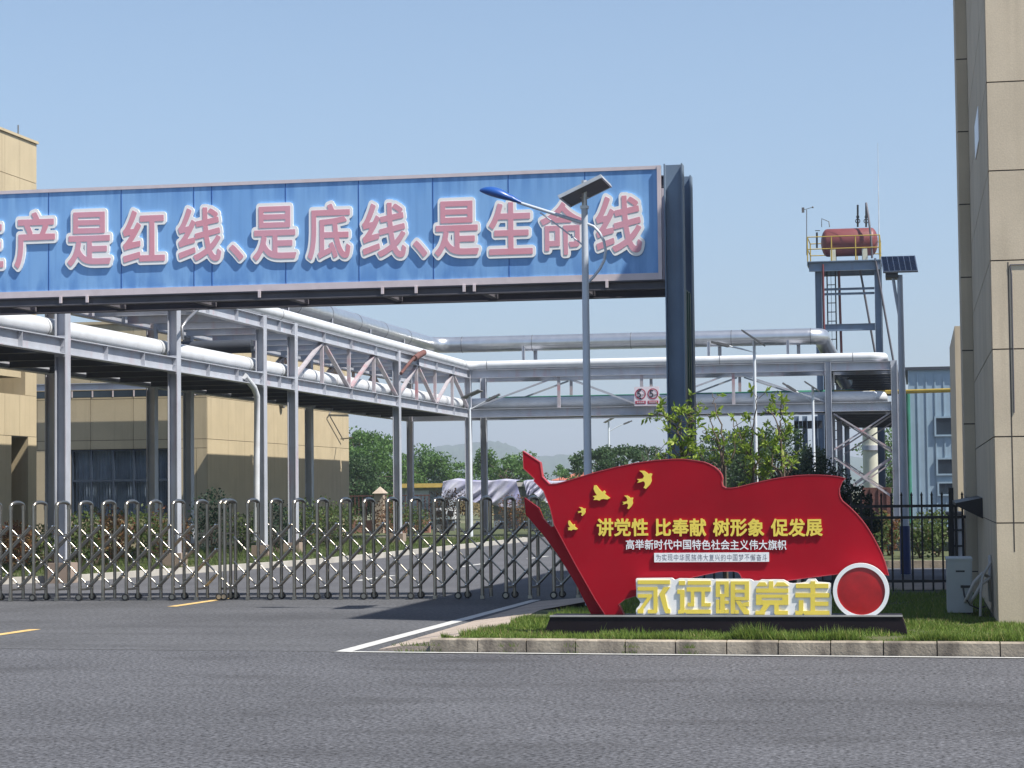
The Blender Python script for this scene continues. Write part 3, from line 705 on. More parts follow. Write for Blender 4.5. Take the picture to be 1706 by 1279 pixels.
# ------------------------------------------------------------------ RETRACTABLE GATES
def gate_line(x):     # front posts stand on this line
    a, b = G(65, 1002), G(915, 998); return a[1]+(b[1]-a[1])*(x-a[0])/(b[0]-a[0])
def gate(xs, label, end_hi=None, wheels0=0):
    xc = (xs[0]+xs[-1])/2; t = thing('retractable_gate', (xc, gate_line(xc)+.2, .006), label, 'gate', 'stainless retractable gates closing the driveway')
    dp, sk, H = .31, .07, 1.50; z0 = .22; dz = .187
    for i, x in enumerate(xs):
        y = gate_line(x); m_ = MB(); wh = (i % 2 == wheels0)
        hz = H+rng.uniform(-.004, .004)
        m_.cyl((x, y, .03 if not wh else .09), (x, y, hz-.03), .0275, 10); m_.cyl((x+sk, y+dp, .03), (x+sk, y+dp, hz-.03), .0265, 10)
        arc = []
        for k in range(9):
            a = math.pi*k/8; arc.append((x+sk*(1-math.cos(a))/2, y+dp*(1-math.cos(a))/2, hz-.03+.055*math.sin(a)))
        m_.tube(arc, .030, 8)
        m_.cyl((x, y, hz-.09), (x, y, hz-.02), .034, 10); m_.cyl((x+sk, y+dp, hz-.09), (x+sk, y+dp, hz-.02), .034, 10)
        m_.bar((x, y, .18), (x+sk, y+dp, .18), .03, .03); m_.bar((x, y, 1.02), (x+sk, y+dp, 1.02), .02, .02)
        if not wh: m_.box(x-.03, x+.03, y-.03, y+.03, .012, .06)
        ho = m_.build('hoop', 'stainless', t)
        if wh:
            for (wx, wy) in ((x, y-.035), (x+sk, y+dp+.03)):
                MB().cyl((wx, wy-.022, .062), (wx, wy+.022, .062), .056, 16).build('wheel', 'rubber', ho)
                MB().cyl((wx, wy-.030, .062), (wx, wy-.0225, .062), .034, 12).build('hub', 'stainless', ho)
            MB().cyl((x, y, .14), (x, y, .235), .0265, 10).build('sticker', 'white_panel', ho)
    n = len(xs)
    for i in range(n):
        for dr in (1, -1):
            s = (xs[1]-xs[0]) if n > 1 else .34; k1 = 5
            x0 = xs[i]+.10; x1 = x0+dr*2.5*s
            if x1 > xs[-1]: k1 = int((xs[-1]-x0)/(s*.5))
            if x1 < xs[0]: k1 = int((x0-xs[0])/(s*.5))
            if k1 < 1: continue
            x1 = x0+dr*k1*.5*s; m_ = MB()
            ya, yb = gate_line(x0), gate_line(x1)
            offs = (.07, .17) if dr == 1 else (.12,)
            for of in offs: m_.tube([(x0, ya+of, z0), (x1, yb+of, z0+k1*dz)], .017 if dr == 1 else .013, 8)
            for k in range(k1+1):
                X = x0+dr*k*.5*s; Z = z0+k*dz; yy = gate_line(X)
                if dr == 1: m_.ball((X, yy+.045, Z), .022, 8, 5); m_.cyl((X, yy+.05, Z), (X, yy+.24, Z), .012, 6)
            m_.build('lattice_bar', 'stainless', t)
            if dr == 1:
                bb = MB()
                for k in range(0, k1+1): X = x0+k*.5*s; bb.ball((X, gate_line(X)+.030, z0+k*dz), .017, 8, 5, (1, .7, 1))
                bb.build('bolt', 'stainless_bright', t)
    return t
xl = [PY(p, 920, 31.5)[0] for p in (361, 321, 283.5, 245.5, 207.5, 169.5, 132, 94.5, 57, 20, -17, -54, -91, -128)][::-1]
sl = (xl[-1]-xl[0])/(len(xl)-1); xl = [xl[0]+sl*i for i in range(len(xl))]
gate(xl, 'stainless steel folding gate filling the left of the driveway, below the weathered board', wheels0=1)
x0g, x1g = PY(376, 920, 31.7)[0], PY(882, 920, 31.9)[0]; ng = 14; sg = (x1g-x0g)/(ng-1)
xr_ = [x0g+sg*i for i in range(ng+4)]
gate(xr_, 'stainless steel folding gate in the middle, ending behind the red flag sculpture', wheels0=0)

# ------------------------------------------------------------------ STREET LAMPS
def lamp_near():
    Y = 28.34; P_ = lambda x, y, dy=0: tuple(PY(x, y, Y+dy))
    t = thing('street_lamp', (PY(978, 790, Y)[0], Y, .12), 'tall pale solar street lamp with blue lamp head, standing behind the red flag', 'street lamp', 'solar street lamps')
    X = PY(977, 600, Y)[0]; zt_ = P_(977, 345)[2]
    MB().cyl((X, Y, .1), (X, Y, zt_), .060, 20, .043).build('pole', 'pole_grey', t)
    mc = MB().cyl((X, Y, zt_), (X, Y, zt_+.36), .036, 14); mc.box(X-.05, X+.05, Y-.05, Y+.05, zt_-.02, zt_+.02)
    mc.cyl((X-.055, Y, zt_+.13), (X+.055, Y, zt_+.13), .008, 6); mc.cyl((X-.055, Y, zt_+.24), (X+.055, Y, zt_+.24), .008, 6)
    mc.build('bracket', 'alu', t)
    dy = .46; L0, L1 = np.array(P_(941, 335)), np.array(P_(1009, 301.5)); c = (L0+L1)/2; hx = (L1-L0)/2; nrm = np.array([-hx[2], 0, hx[0]]); nrm = nrm/np.linalg.norm(nrm)
    pa_ = MB().obox(c, hx, (0, dy, 0), nrm*.014).build('solar_panel', 'solar_back', t)
    fr_ = MB()
    for s in (-1, 1):
        fr_.obox(c+hx*s, hx/np.linalg.norm(hx)*.012, (0, dy+.01, 0), nrm*.024); fr_.obox(c+np.array([0, dy*s, 0]), hx, (0, .012, 0), nrm*.0225)
    fr_.build('panel_frame', 'alu', pa_)
    MB().obox(c+nrm*.017, hx*.95, (0, dy*.96, 0), nrm*.002).build('solar_cell', 'solar_cell', pa_)
    a0, a1 = np.array(P_(862, 336.5)), np.array(P_(976, 372.5))
    am = MB().tube([a0, a1], .021, 12, .024)
    am.tube([P_(900, 354), P_(925, 372), P_(965, 403), P_(975, 412)], .010, 8)
    am.tube([P_(978, 372.6), P_(989, 377), P_(999, 387.7), P_(1006, 401), P_(1009, 417), P_(1006.5, 434), P_(999, 448), P_(989, 461), P_(978, 472)], .019, 10)
    am.build('arm', 'pole_grey', t)
    # tapered cobra head
    hd = MB(); A, B = np.array(P_(799.5, 317.5)), np.array(P_(869, 338)); d = B-A; vs = []; NS = 14; NR = 12
    for i in range(NS+1):
        t_ = i/NS; wd = .115*math.sin(math.pi*min(1, t_*1.15+.02))**.6 if t_ < .75 else .06-(t_-.75)*.12
        wd = max(wd, .012) if t_ < .75 else max(.030, .085-(t_-.75)*.24); hh = wd*.8
        for k in range(NR):
            a = 2*math.pi*k/NR; vs.append(A+d*t_+np.array([0, wd*math.cos(a), (hh if math.sin(a) > 0 else hh*.55)*math.sin(a)+.02*math.sin(math.pi*t_)]))
    hd.add(vs, [(i*NR+k, i*NR+(k+1) % NR, (i+1)*NR+(k+1) % NR, (i+1)*NR+k) for i in range(NS) for k in range(NR)], True)
    hd.add([vs[k] for k in range(NR)], [tuple(range(NR))])
    lh = hd.build('lamp_head', 'lamp_blue', t)
    return t
lamp_near()
def lamp_far(px, Y, ytop, label, arm=(-1, 0), panel=(0, 0, 0), basez=0, H=None, head=(0, 0), pr=.045, psize=(.62, .5), tilt=25, name_head='lamp_head', pan_dir=1, wrap=None, arm_pts=None, panel_q=None):
    base = PY(px, 820, Y); X = base[0]; z1 = PY(px, ytop, Y)[2]
    t = thing('street_lamp', (X, Y, basez), label, 'street lamp', 'solar street lamps')
    MB().cyl((X, Y, basez), (X, Y, z1), pr*1.25, 12, pr*.8).build('pole', 'pole_far', t)
    if wrap: MB().cyl((X, Y, basez+.02), (X, Y, wrap), pr*1.25+.012, 12, pr*1.15+.012).build('pole_wrap', 'blue_wrap', t)
    if arm_pts:
        pts = [tuple(PY(x, y, Y)) for x, y in arm_pts]
        MB().tube([(X, Y, pts[0][2])]+pts, .022, 8).build('arm', 'pole_far', t)
        e = np.array(pts[-1]); d = e-np.array(pts[-2]); d /= np.linalg.norm(d)
        MB().obox(e+d*.22, d*.26, (0, .10, 0), np.cross(d, [0, 1, 0])*.03).obox(e+d*.16, d*.16, (0, .07, 0), np.cross(d, [0, 1, 0])*.045).build('lamp_head', 'solar_back', t)
    if panel_q:
        a, b = [np.array(PY(x, y, Y)) for x, y in panel_q]; c = (a+b)/2; hx = (b-a)/2; n_ = np.array([-hx[2], 0, hx[0]]); n_ = n_/np.linalg.norm(n_)
        if n_[2] < 0: n_ = -n_
        po = MB().obox(c, hx, (0, .42, 0), n_*.018).build('solar_panel', 'solar_back', t)
        MB().obox(c+n_*.021, hx*.94, (0, .39, 0), n_*.002).build('solar_cell', 'solar_cell', po)
    return t
lamp_far(1015.5, 120, 700, 'distant solar street lamp seen between the tree and the near lamp post', arm_pts=[(1016, 718), (1030, 710), (1040, 706)], panel_q=((1007, 704), (1026, 693.5)), pr=.06)
lamp_far(1260.5, 60, 568, 'solar street lamp rising in front of the far pipe rack, panel above the silver duct', arm_pts=[(1260, 588), (1235, 581), (1213, 576)], panel_q=((1237, 551), (1273, 575)), pr=.05)
lamp_far(1357, 70, 643, 'short white solar street lamp against the lower pipe, beside the dark conifer', arm_pts=[(1356, 672), (1338, 659), (1325, 651)], panel_q=((1341, 636), (1365, 651.5)), pr=.05)
lamp_far(784, 72, 659, 'white solar street lamp standing at the corner of the pipe rack', arm_pts=[(786, 681), (800, 673), (812, 667)], panel_q=((772, 663), (801, 650)), pr=.05)
# lamp on the right with its solar panel turned to the viewer
b_ = G(1509, 958); Yr = b_[1]; Xr = PY(1506, 800, Yr)[0]
t = thing('street_lamp', (Xr, Yr, 0), 'solar street lamp behind the black fence with dark blue wrap at its foot', 'street lamp', 'solar street lamps')
zt2 = PY(1498, 458, Yr)[2]
MB().cyl((Xr, Yr, 0), (Xr, Yr, zt2), .085, 20, .05).build('pole', 'pole_grey', t)
MB().cyl((Xr, Yr, .02), (Xr, Yr, PY(1506, 876, Yr)[2]), .10, 20, .095).build('pole_wrap', 'blue_wrap', t)
q0, q1, q2, q3 = [np.array(PY(x, y, Yr)) for x, y in ((1467, 427), (1524, 425), (1530, 453.5), (1471, 455))]
c = (q0+q1+q2+q3)/4; hx = (q1-q0+q2-q3)/4; hz = (q0-q3+q1-q2)/4+np.array([0, .17, 0]); n_ = np.cross(hx, hz); n_ /= np.linalg.norm(n_)
po = MB().obox(c, hx, hz, n_*.02).build('solar_panel', 'alu', t)
ce = MB()
for k in range(6): ce.obox(c-n_*.0+hx*((k+.5)/3-1)*.96+n_*(.022 if n_[1] < 0 else -.022), hx*.142, hz*.92, n_*.002)
ce.build('solar_cell', 'solar_cell', po)
hb = PY(1487, 459, Yr); MB().box(hb[0]-.13, hb[0]+.10, Yr-.10, Yr+.45, hb[2]-.04, hb[2]+.06).build('lamp_head', 'solar_back', t)
MB().tube([(Xr, Yr, zt2-.9), PY(1492, 490, Yr), PY(1488, 463, Yr)], .03, 10).build('arm', 'pole_grey', t)
# small one half hidden by the building
t = lamp_far(1594, 70, 604, 'small blue solar panel on a pole peeping out beside the tan building edge', pr=.05)
a0, a1 = PY(1587, 604, 70), PY(1606, 587, 70)
po = MB().box(a0[0], a1[0], 69.9, 69.94, a0[2], a1[2]).build('solar_panel', 'alu', t)
ce = MB()
for k in range(3): ce.box(a0[0]+.03+k*.12, a0[0]+.12+k*.12, 69.89, 69.9, a0[2]+.03, a1[2]-.03)
ce.build('solar_cell', 'solar_cell', po)

# ------------------------------------------------------------------ PIPE RACKS
XA, XB = -15.7, -18.5; YC = [38.2, 44.4, 50.7, 53.4, 64.7]; Y2, Y3 = 75.5, 78.3
rk = thing('pipe_rack', (-17.1, 55, 0), 'grey steel pipe rack running back from the gate on paired columns', 'pipe rack')
for Y in [32.0]+YC:
    for X in (XA, XB):
        top = 6.0 if Y > 36 else 4.9
        MB().hcol(X, Y, .0, top).build('column', 'steel_paint', rk)
        MB().box(X-.21, X+.21, Y-.21, Y+.21, -.02, .38).build('footing', 'tree_base', rk)
def beams(X, ys, z0, z1, nm='beam', skip=.137):
    for a, b in zip(ys[:-1], ys[1:]):
        m_ = MB().ibeam_y(X, a+skip, b-skip, z0, z1, wx=.20, t=.018)
        n = max(1, int((b-a)/3)); 
        for k in range(1, n+1):
            y = a+(b-a)*k/(n+1); m_.box(X+.0095, X+.095, y-.006, y+.006, z0+.019, z1-.019)
        m_.build(nm, 'steel_paint', rk)
for X in (XA, XB):
    beams(X, [32.0]+YC+[Y2], 4.27, 4.58); beams(X, YC+[Y2], 5.68, 5.98)
    x_ = MB()
for lvl, zz in ((0, (4.28, 4.5)), (1, (5.70, 5.9))):
    m_ = MB(); y = 33.5 if lvl == 0 else 38.2
    while y < 75:
        MB().ibeam_x(y, XB+.12, XA-.12, zz[0], zz[1], wy=.14, t=.014).build('cross_beam', 'steel_dark_and_shade' if lvl == 0 else 'steel_paint', rk); y += 2.1  # lower beams darkened so the under-deck shade sits in their colour
dk = MB()
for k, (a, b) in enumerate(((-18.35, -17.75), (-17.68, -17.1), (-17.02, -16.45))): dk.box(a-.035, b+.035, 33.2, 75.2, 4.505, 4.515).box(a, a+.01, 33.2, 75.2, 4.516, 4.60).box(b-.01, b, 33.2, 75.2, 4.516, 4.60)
dk.build('cable_tray', 'steel_dark_and_shade', rk)  # near-black colour paints in the shade below the deck
dk2 = MB(); 
for a, b, e in ((-18.1, -17.7, 52), (-16.7, -16.35, 60)): dk2.box(a, b, 40, e, 5.905, 5.915).box(a, a+.01, 40, e, 5.916, 5.98)

ty = [53.4, 56.2, 59.0, 61.85, 64.7, 67.4, 70.1, 72.8, 75.5]
for X in (XA, XB):
    for i, (a, b) in enumerate(zip(ty[:-1], ty[1:])):
        if b not in (64.7, 75.5): MB().box(X-.045, X+.045, b-.045, b+.045, 4.585, 5.675).build('truss_post', 'steel_brace', rk)
        za, zb_ = (4.62, 5.66) if i % 2 == 0 else (5.66, 4.62)
        MB().bar((X, a+.18, za), (X, b-.10, zb_), .055, .12, up=(1, 0, 0)).build('truss_brace', 'steel_brace', rk)
for Y in YC:
    for z0, z1 in ((4.22, 4.62), (5.64, 6.0)):
        m_ = MB()
        for sgn in (-1, 1): m_.box(XA-.105, XA+.105, Y+sgn*.131-.006, Y+sgn*.131+.006, z0, z1)
        for sgn in (-1, 1):
            for zb__ in (z0+.09, z0+.2, z1-.08): m_.cyl((XA+.06, Y+sgn*.139, zb__), (XA+.06, Y+sgn*.160, zb__), .014, 6)
        m_.build('joint_plate', 'steel_paint', rk)
bk = MB().tube([PX(304, 565, XA+.3), PX(303, 545, XA+.3), PX(312, 532, XA+.3), PX(330, 515, XA+.3), PX(345, 503, XA+.3)], .035, 8)
bk.build('lamp_bracket', 'duct_band', rk)
bk = MB().tube([PX(668, 622, XA+.25), PX(684, 602, XA+.25), PX(698, 588, XA+.25)], .05, 8); bk.tube([PX(690, 597, XA+.25), PX(706, 587, XA+.25)], .1, 8)
bk.build('lamp_bracket', 'rust_box', rk)

rb = thing('pipe_rack', (-8.2, 76.9, 0), 'grey steel pipe rack crossing the yard far back, with cross-braced right end', 'pipe rack')
XR1, XR2 = PY(1381, 700, Y2)[0], PY(1491, 700, Y2)[0]
for X, Y in ((XA, Y2), (XB, Y3), (XA, Y3), (XR1, Y2), (XR2, Y2), (XR1, Y3), (XR2, Y3), (XR1, 86), (XR2, 86), (XR1, 95), (XR2, 95)):
    MB().hcol(X, Y, 0, 6.0).build('column', 'steel_paint', rb)
for Y in (Y2, Y3):
    for (z0, z1) in ((4.27, 4.58), (5.68, 5.98)):
        for a, b in ((XA, -9.3), (-9.3, XR1), (XR1, XR2)):
            MB().ibeam_x(Y, a+(.115 if a != -9.3 else 0), b-(.115 if b != -9.3 else .004), z0, z1, wy=.2, t=.018).build('beam', 'steel_paint', rb)
    tx = [XA] + [PY(p, 650, Y2)[0] for p in (931, 1069, 1222)] + [XR1]
    for i, (a, b) in enumerate(zip(tx[:-1], tx[1:])):
        za, zb_ = (4.62, 5.66) if i % 2 == 0 else (5.66, 4.62)
        MB().bar((a+.16, Y, za), (b-.1, Y, zb_), .055, .11, up=(0, 1, 0)).build('truss_brace', 'steel_paint', rb)
        if i < 3: MB().box(b-.05, b+.05, Y-.05, Y+.05, 4.585, 5.675).build('truss_post', 'steel_brace', rb)
for X in (XB,):
    for (z0, z1) in ((4.27, 4.58), (5.68, 5.98)): MB().ibeam_x(Y3, XB+.115, XA-.115, z0, z1, wy=.2).ibeam_y(XB, Y2+.01, Y3-.13, z0, z1).build('beam', 'steel_paint', rb)
MB().box(XB, XA+.3, Y2+.2, Y3-.2, 4.59, 4.60).build('deck', 'steel_dark_and_shade', rb)
for X in (XR1, XR2):
    for (z0, z1) in ((4.27, 4.58), (5.68, 5.98)): MB().ibeam_y(X, Y2+.13, 98, z0, z1).build('beam', 'steel_dark_and_shade', rb)
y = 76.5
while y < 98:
    for z_ in (4.3, 5.7): MB().ibeam_x(y, XR1+.12, XR2-.12, z_, z_+.2).build('cross_beam', 'steel_dark_and_shade', rb)
    y += 1.9
MB().box(XR1+.2, XR2-.2, 76, 98, 4.505, 4.52).box(XR1+.5, XR2-.6, 76, 98, 5.905, 5.92).build('cable_tray', 'steel_dark_and_shade', rb)  # tray colour kept near black to paint shade into the rack tower
MB().box(XA+.4, XR1, Y2+.7, Y3-.7, 4.30, 4.32).build('cable_tray', 'steel_dark_and_shade', rb)
def zz(y): return PY(1435, y, Y2)[2]
for Y, x0_, x1_ in ((Y2, XR1, XR2), (Y3+.05, XR1, XR2), (86, XR1, XR2)):
    for a, b in ((zz(688), zz(748)), (zz(762), zz(828))):
        MB().bar((x0_+.16, Y, a), (x1_-.16, Y, b), .05, .09, up=(0, 1, 0)).build('cross_brace', 'steel_brace', rb)
        MB().bar((x0_+.16, Y+.06, b), (x1_-.16, Y+.06, a), .05, .09, up=(0, 1, 0)).build('cross_brace', 'steel_brace', rb)
# height limit board hung on the rack
q0, q1 = PY(1057, 676, 75.2), PY(1098, 643.5, 75.2)
hs = thing('height_limit_sign', ((q0[0]+q1[0])/2, 75.2, q0[2]), 'small pale board with two ringed 5 signs hanging on the far pipe rack', 'sign')
MB().box(q0[0], q1[0], 75.2, 75.24, q0[2], q1[2]).build('sign_board', 'sign_face', hs)
W_, H_ = q1[0]-q0[0], q1[2]-q0[2]
rgm = MB(); tri = MB(); lab = MB()
for k, cxm in enumerate((.25, .75)):
    c0, c1 = q0[0]+W_*cxm, q0[2]+H_*.62; ra, rb2 = W_*.215, W_*.175; vs = []; N = 40
    for i in range(N):
        a = 2*math.pi*i/N; vs += [(c0+ra*math.cos(a), 75.19, c1+ra*math.sin(a)), (c0+rb2*math.cos(a), 75.19, c1+rb2*math.sin(a))]
    rgm.add(vs, [(2*i, 2*((i+1) % N), 2*((i+1) % N)+1, 2*i+1) for i in range(N)])
    if k == 0:
        tri.add([(c0-.07, 75.188, c1+ra), (c0+.07, 75.188, c1+ra), (c0, 75.188, c1+ra*.62)], [(0, 1, 2)]); tri.add([(c0-.07, 75.188, c1-ra), (c0+.07, 75.188, c1-ra), (c0, 75.188, c1-ra*.62)], [(0, 1, 2)])
    lps = glyph_loops('5', .012, 2); s_ = ra*1.25; b = loops_bbox(lps)
    add_loops(tri, lps, lambda u: c0-.05+(u-.5)*s_*1.5, lambda v: c1+(v-.5)*s_*1.5, 75.186, 75.189)
    for g_, dx in ((('m', .085),) if k == 0 else (('k', .07), ('m', .12))):
        lps = glyph_loops(g_, .0, 5); add_loops(tri, lps, lambda u, dx=dx: c0+dx+(u-.5)*.12, lambda v: c1-.04+(v-.5)*.12, 75.186, 75.189)
    lab.box(c0-W_*.21, c0+W_*.21, 75.19, 75.195, q0[2]+H_*.1, q0[2]+H_*.26)
rgm.build('ring', 'sign_ring', hs); tri.build('lettering', 'sign_black', hs); lab.build('label_strip', 'sign_ring', hs)
lt = MB()
for k, s_ in enumerate(('限制高度', '限制速度')):
    cx_ = q0[0]+W_*(.25+.5*k)-.135
    for i, ch in enumerate(s_):
        lps = glyph_loops(ch, .01, 5); add_loops(lt, lps, lambda u, i=i, cx_=cx_: cx_+.07*i+u*.065, lambda v: q0[2]+H_*.135+v*.065, 75.183, 75.186)
lt.build('lettering', 'sign_face', hs)

# pipes that lie on the racks
def pipe(name, pts, r, m, label, seg=18, rings=None, ringm='duct_band', ringr=1.04, ringw=.012, saddles=None):
    c = pts[len(pts)//2]; t = thing(name, tuple(c), label, 'pipe')
    MB().tube(pts, r, seg).build('pipe_run', m, t)
    if rings:
        rm = MB()
        for p, d in rings:
            p = np.array(p); d = np.array(d, float); rm.cyl(p-d*ringw, p+d*ringw, r*ringr, seg)
        rm.build('pipe_band', ringm, t)
    return t
def bend(p, d0, d1, r, n=7):      # smooth 90 degree corner
    p = np.array(p, float); d0 = np.array(d0, float); d1 = np.array(d1, float); out = []
    for k in range(n+1):
        a = math.pi/2*k/n; out.append(tuple(p-d0*r*(1-math.sin(a))+d1*r*(1-math.cos(a))))
    return out
zu = 6.14; xu = XA-.02
up = [(xu, 38.4, zu)]+[(xu, y, zu) for y in (50, 62)]+bend((xu, Y2+.05, zu), (0, 1, 0), (1, 0, 0), .5)+[(-8, Y2+.05, zu)]+bend((XR2-.35, Y2+.05, zu), (1, 0, 0), (0, 1, 0), .45)+[(XR2-.35, 97, zu)]
pu = pipe('steam_pipe', up, .155, 'pipe_white', 'white insulated pipe on the top beams of the racks, turning the corner', rings=[((x, Y2+.05, zu), (1, 0, 0)) for x in (-15.0, -6.7, -2.1)]+[((xu, y, zu), (0, 1, 0)) for y in (52.2, 74.6)])
v = MB(); vy = PX(466, 510, xu)[1]; v.cyl((xu-.3, vy, zu-.1), (xu-.3, vy, zu+.42), .17, 16); v.cyl((xu-.3, vy, zu+.42), (xu-.3, vy, zu+.55), .1, 12)
v.build('valve', 'pipe_white', pu)
zl = 4.78; xl_ = XA-.36
lp_ = [(xl_, 33.3, zl), (xl_, 45, zl), (xl_, 60, zl)]+bend((xl_, Y2+.42, zl), (0, 1, 0), (1, 0, 0), .5)+[(-8, Y2+.42, zl)]+bend((XR2-.45, Y2+.42, zl), (1, 0, 0), (0, 1, 0), .45)+[(XR2-.45, 97, zl)]
pipe('steam_pipe', lp_, .20, 'pipe_white', 'thicker white insulated pipe lying inside the racks on the lower beams', rings=[((xl_, y, zl), (0, 1, 0)) for y in (38.0, 44.15, 50.4, 53.1, 55.0, 56.9, 58.4, 60.1, 61.9, 63.5, 66.0, 67.6, 69.3, 71.0, 72.6, 74.0)], ringm='solar_back', ringr=1.015, ringw=.012)
zd = 7.0; xd = -17.35; yd = 77.0
XD = PY(1352, 580, yd)[0]
dp_ = [(xd, 36.0, zd), (xd, 60, zd)]+bend((xd, yd, zd), (0, 1, 0), (1, 0, 0), .75)+[(-9, yd, zd)]+bend((XD+.35, yd, zd), (1, 0, 0), (0, 1, 0), .5)
e = np.array(dp_[-1]); dp_ += [tuple(e+[0, 1.2, -.10]), tuple(e+[0.4, 3.4, -.9]), tuple(e+[.6, 6, -1.3])]
pd_ = pipe('silver_duct', dp_, .29, 'duct_silver', 'wide silver clad duct carried on short posts above the racks', seg=28, rings=[((xd, y, zd), (0, 1, 0)) for y in np.arange(42, 76, 3.4)]+[((x, yd, zd), (1, 0, 0)) for x in (-16.2, -13.6, -10.0, -6.4, -3.6)], ringr=1.03, ringw=.012)
sp = MB()
for y in np.arange(44, 76, 4.6): sp.hcol(xd+.22, y, 5.98, zd-.05, .08, .08, .01)
for x in (-13.9, -7.2, -4.4): sp.hcol(x, yd-.25, 5.98, zd-.05, .10, .10, .012).hcol(x+.35, yd+.25, 5.98, zd-.25, .12, .12, .012)
sp.build('support_post', 'steel_paint', pd_)
cs = MB()
for x in (-13.9, -7.2, -4.4): cs.box(x-.1, x+.5, Y2+.11, Y3-.11, 5.88, 5.97)
for y in np.arange(44, 76, 4.6): cs.box(XB+.12, XA-.12, y-.05, y+.05, 5.91, 5.975)
cs.build('support_beam', 'steel_paint', pd_)
pipe('green_beam_pipe', [(XA+.3, Y3-.5, 5.02), (-8, Y3-.5, 5.03), (XR1, Y3-.5, 5.05), (XR1+.8, Y3-.5, 5.05)], .085, 'green_paint', 'thin green pipe running above the lower pipe on the far rack', seg=8)
pipe('yellow_pipe', [PY(1390, 653, 77.6), PY(1440, 654, 77.3), PY(1500, 652.5, 76.4), PY(1600, 649.5, 75.0)], .075, 'yellow_pipe', 'yellow gas pipe bridging from the rack to the tan building', seg=10)
pipe('grey_branch_pipe', [(-22.0, 52.2, 5.35), (-19, 52.2, 5.35), (-16.4, 52.2, 5.35)], .17, 'steel_dark_and_shade', 'dull grey branch pipe crossing between the rack levels', seg=12)
dwn = [PX(404, 626, XA), PX(410, 634, XA), PX(420, 646, XA), PX(425, 660, XA), PX(424.5, 760, XA), PX(424, 900, XA)]
pipe('white_downpipe', [(p[0]+.05, p[1], max(p[2], .1)) for p in dwn], .075, 'pipe_white', 'slim white downpipe beside the fourth rack column', seg=10)

# ------------------------------------------------------------------ RED TANK TOWER
YT = 100
def T(x, y, dy=0): return PY(x, y, YT+dy)
xl_t, xr_t = T(1366, 600)[0], T(1465, 600)[0]
tw = thing('tank_tower', ((xl_t+xr_t)/2, YT+1, 0), 'tall steel tower with ladder and railed platform under the red tank', 'tower')
zpf = T(1415, 436)[2]
for X in (xl_t, xr_t):
    for Y in (YT, YT+2.3): MB().hcol(X, Y, 0, zpf-.02, .30, .30, .02).build('column', 'steel_dark_and_shade' if Y > YT else 'gantry_paint', tw)
pfm = MB().box(T(1345, 430)[0], T(1468, 430)[0], YT-.35, YT+2.6, zpf, zpf+.04).ibeam_x(YT-.2, T(1348, 430)[0], xr_t+.1, zpf-.42, zpf-.01, wy=.2).ibeam_x(YT+2.3, xl_t, xr_t, zpf-.42, zpf-.01)
pfm.box(T(1345, 430)[0], T(1345, 430)[0]+.05, YT-.3, YT+2.5, zpf-.15, zpf-.01)
pfm.build('platform', 'gantry_paint', tw)
for yy in (481, 489, 545): z = T(1415, yy)[2]; MB().ibeam_x(YT, xl_t+.16, xr_t-.16, z-(.16 if yy == 545 else .05), z+(.16 if yy == 545 else .05), wy=.12, t=.012).build('cross_beam', 'gantry_paint', tw)
MB().cyl(tuple(T(1431, 438, .5)), tuple(T(1460, 600, .5)), .05, 8).cyl(tuple(T(1458, 430, -.3)), tuple(T(1490, 610, -.3)), .05, 8).build('brace', 'gantry_rust', tw)
MB().cyl(tuple(T(1397, 438, .5)), tuple(T(1402, 590, .5)), .06, 8).cyl(tuple(T(1371, 440, -.3)), tuple(T(1374, 590, -.3)), .045, 8).build('riser_pipe', 'red_tank', tw)
ld = MB(); xa_, xb2 = T(1378, 500)[0], T(1392, 500)[0]
for X in (xa_, xb2): ld.box(X-.03, X+.03, YT+.35, YT+.40, 3, zpf)
z = 3
while z < zpf: ld.box(xa_, xb2, YT+.36, YT+.39, z, z+.04); z += .42
ld.box((xa_+xb2)/2-.01, (xa_+xb2)/2+.01, YT+.05, YT+.07, 3, zpf)
ld.build('ladder', 'black_iron', tw)
rl = MB(); zr = zpf+.04; hR = T(1415, 394)[2]-zr; xA_, xB_ = T(1345, 430)[0]+.03, T(1466, 430)[0]
for X in np.linspace(xA_, xB_, 4):
    for Y in (YT-.32, YT+2.5): rl.cyl((X, Y, zr), (X, Y, zr+hR), .028, 6)
for h in (hR, hR*.5):
    for Y in (YT-.32, YT+2.5): rl.cyl((xA_, Y, zr+h), (xB_, Y, zr+h), .026, 6)
    for X in (xA_, xB_): rl.cyl((X, YT-.32, zr+h), (X, YT+2.5, zr+h), .026, 6)
rl.build('railing', 'yellow_pipe', tw)
an = MB().cyl(tuple(T(1465, 425, -.2)), tuple(T(1462.5, 238, -.2)), .03, 6, .008); an.build('lightning_rod', 'alu', tw)
wv = MB().cyl(tuple(T(1344, 425)), tuple(T(1344, 349)), .02, 6); wv.cyl(tuple(T(1340, 349)), tuple(T(1354, 345)), .015, 6); wv.ball(tuple(T(1354, 345)), .05, 6, 4); 
p_ = T(1340, 349); wv.box(p_[0]-.12, p_[0], YT-.02, YT+.02, p_[2]-.14, p_[2]+.1); wv.build('wind_vane', 'solar_back', tw)
zc = T(1414, 399)[2]; rT = (T(1414, 376)[2]-T(1414, 423)[2])/2; xA_, xB_ = T(1366, 399)[0], T(1462, 399)[0]; 
tk = thing('red_tank', ((xA_+xB_)/2, YT+1.1, zpf+.04), 'dull red horizontal tank with domed ends lying on the tower platform', 'tank')
pts = []; NN = 24; prof = []
for k in range(7): a = math.pi/2*k/6; prof.append((xA_+.28*(1-math.sin(a)), rT*math.sin(a) if k else .001))
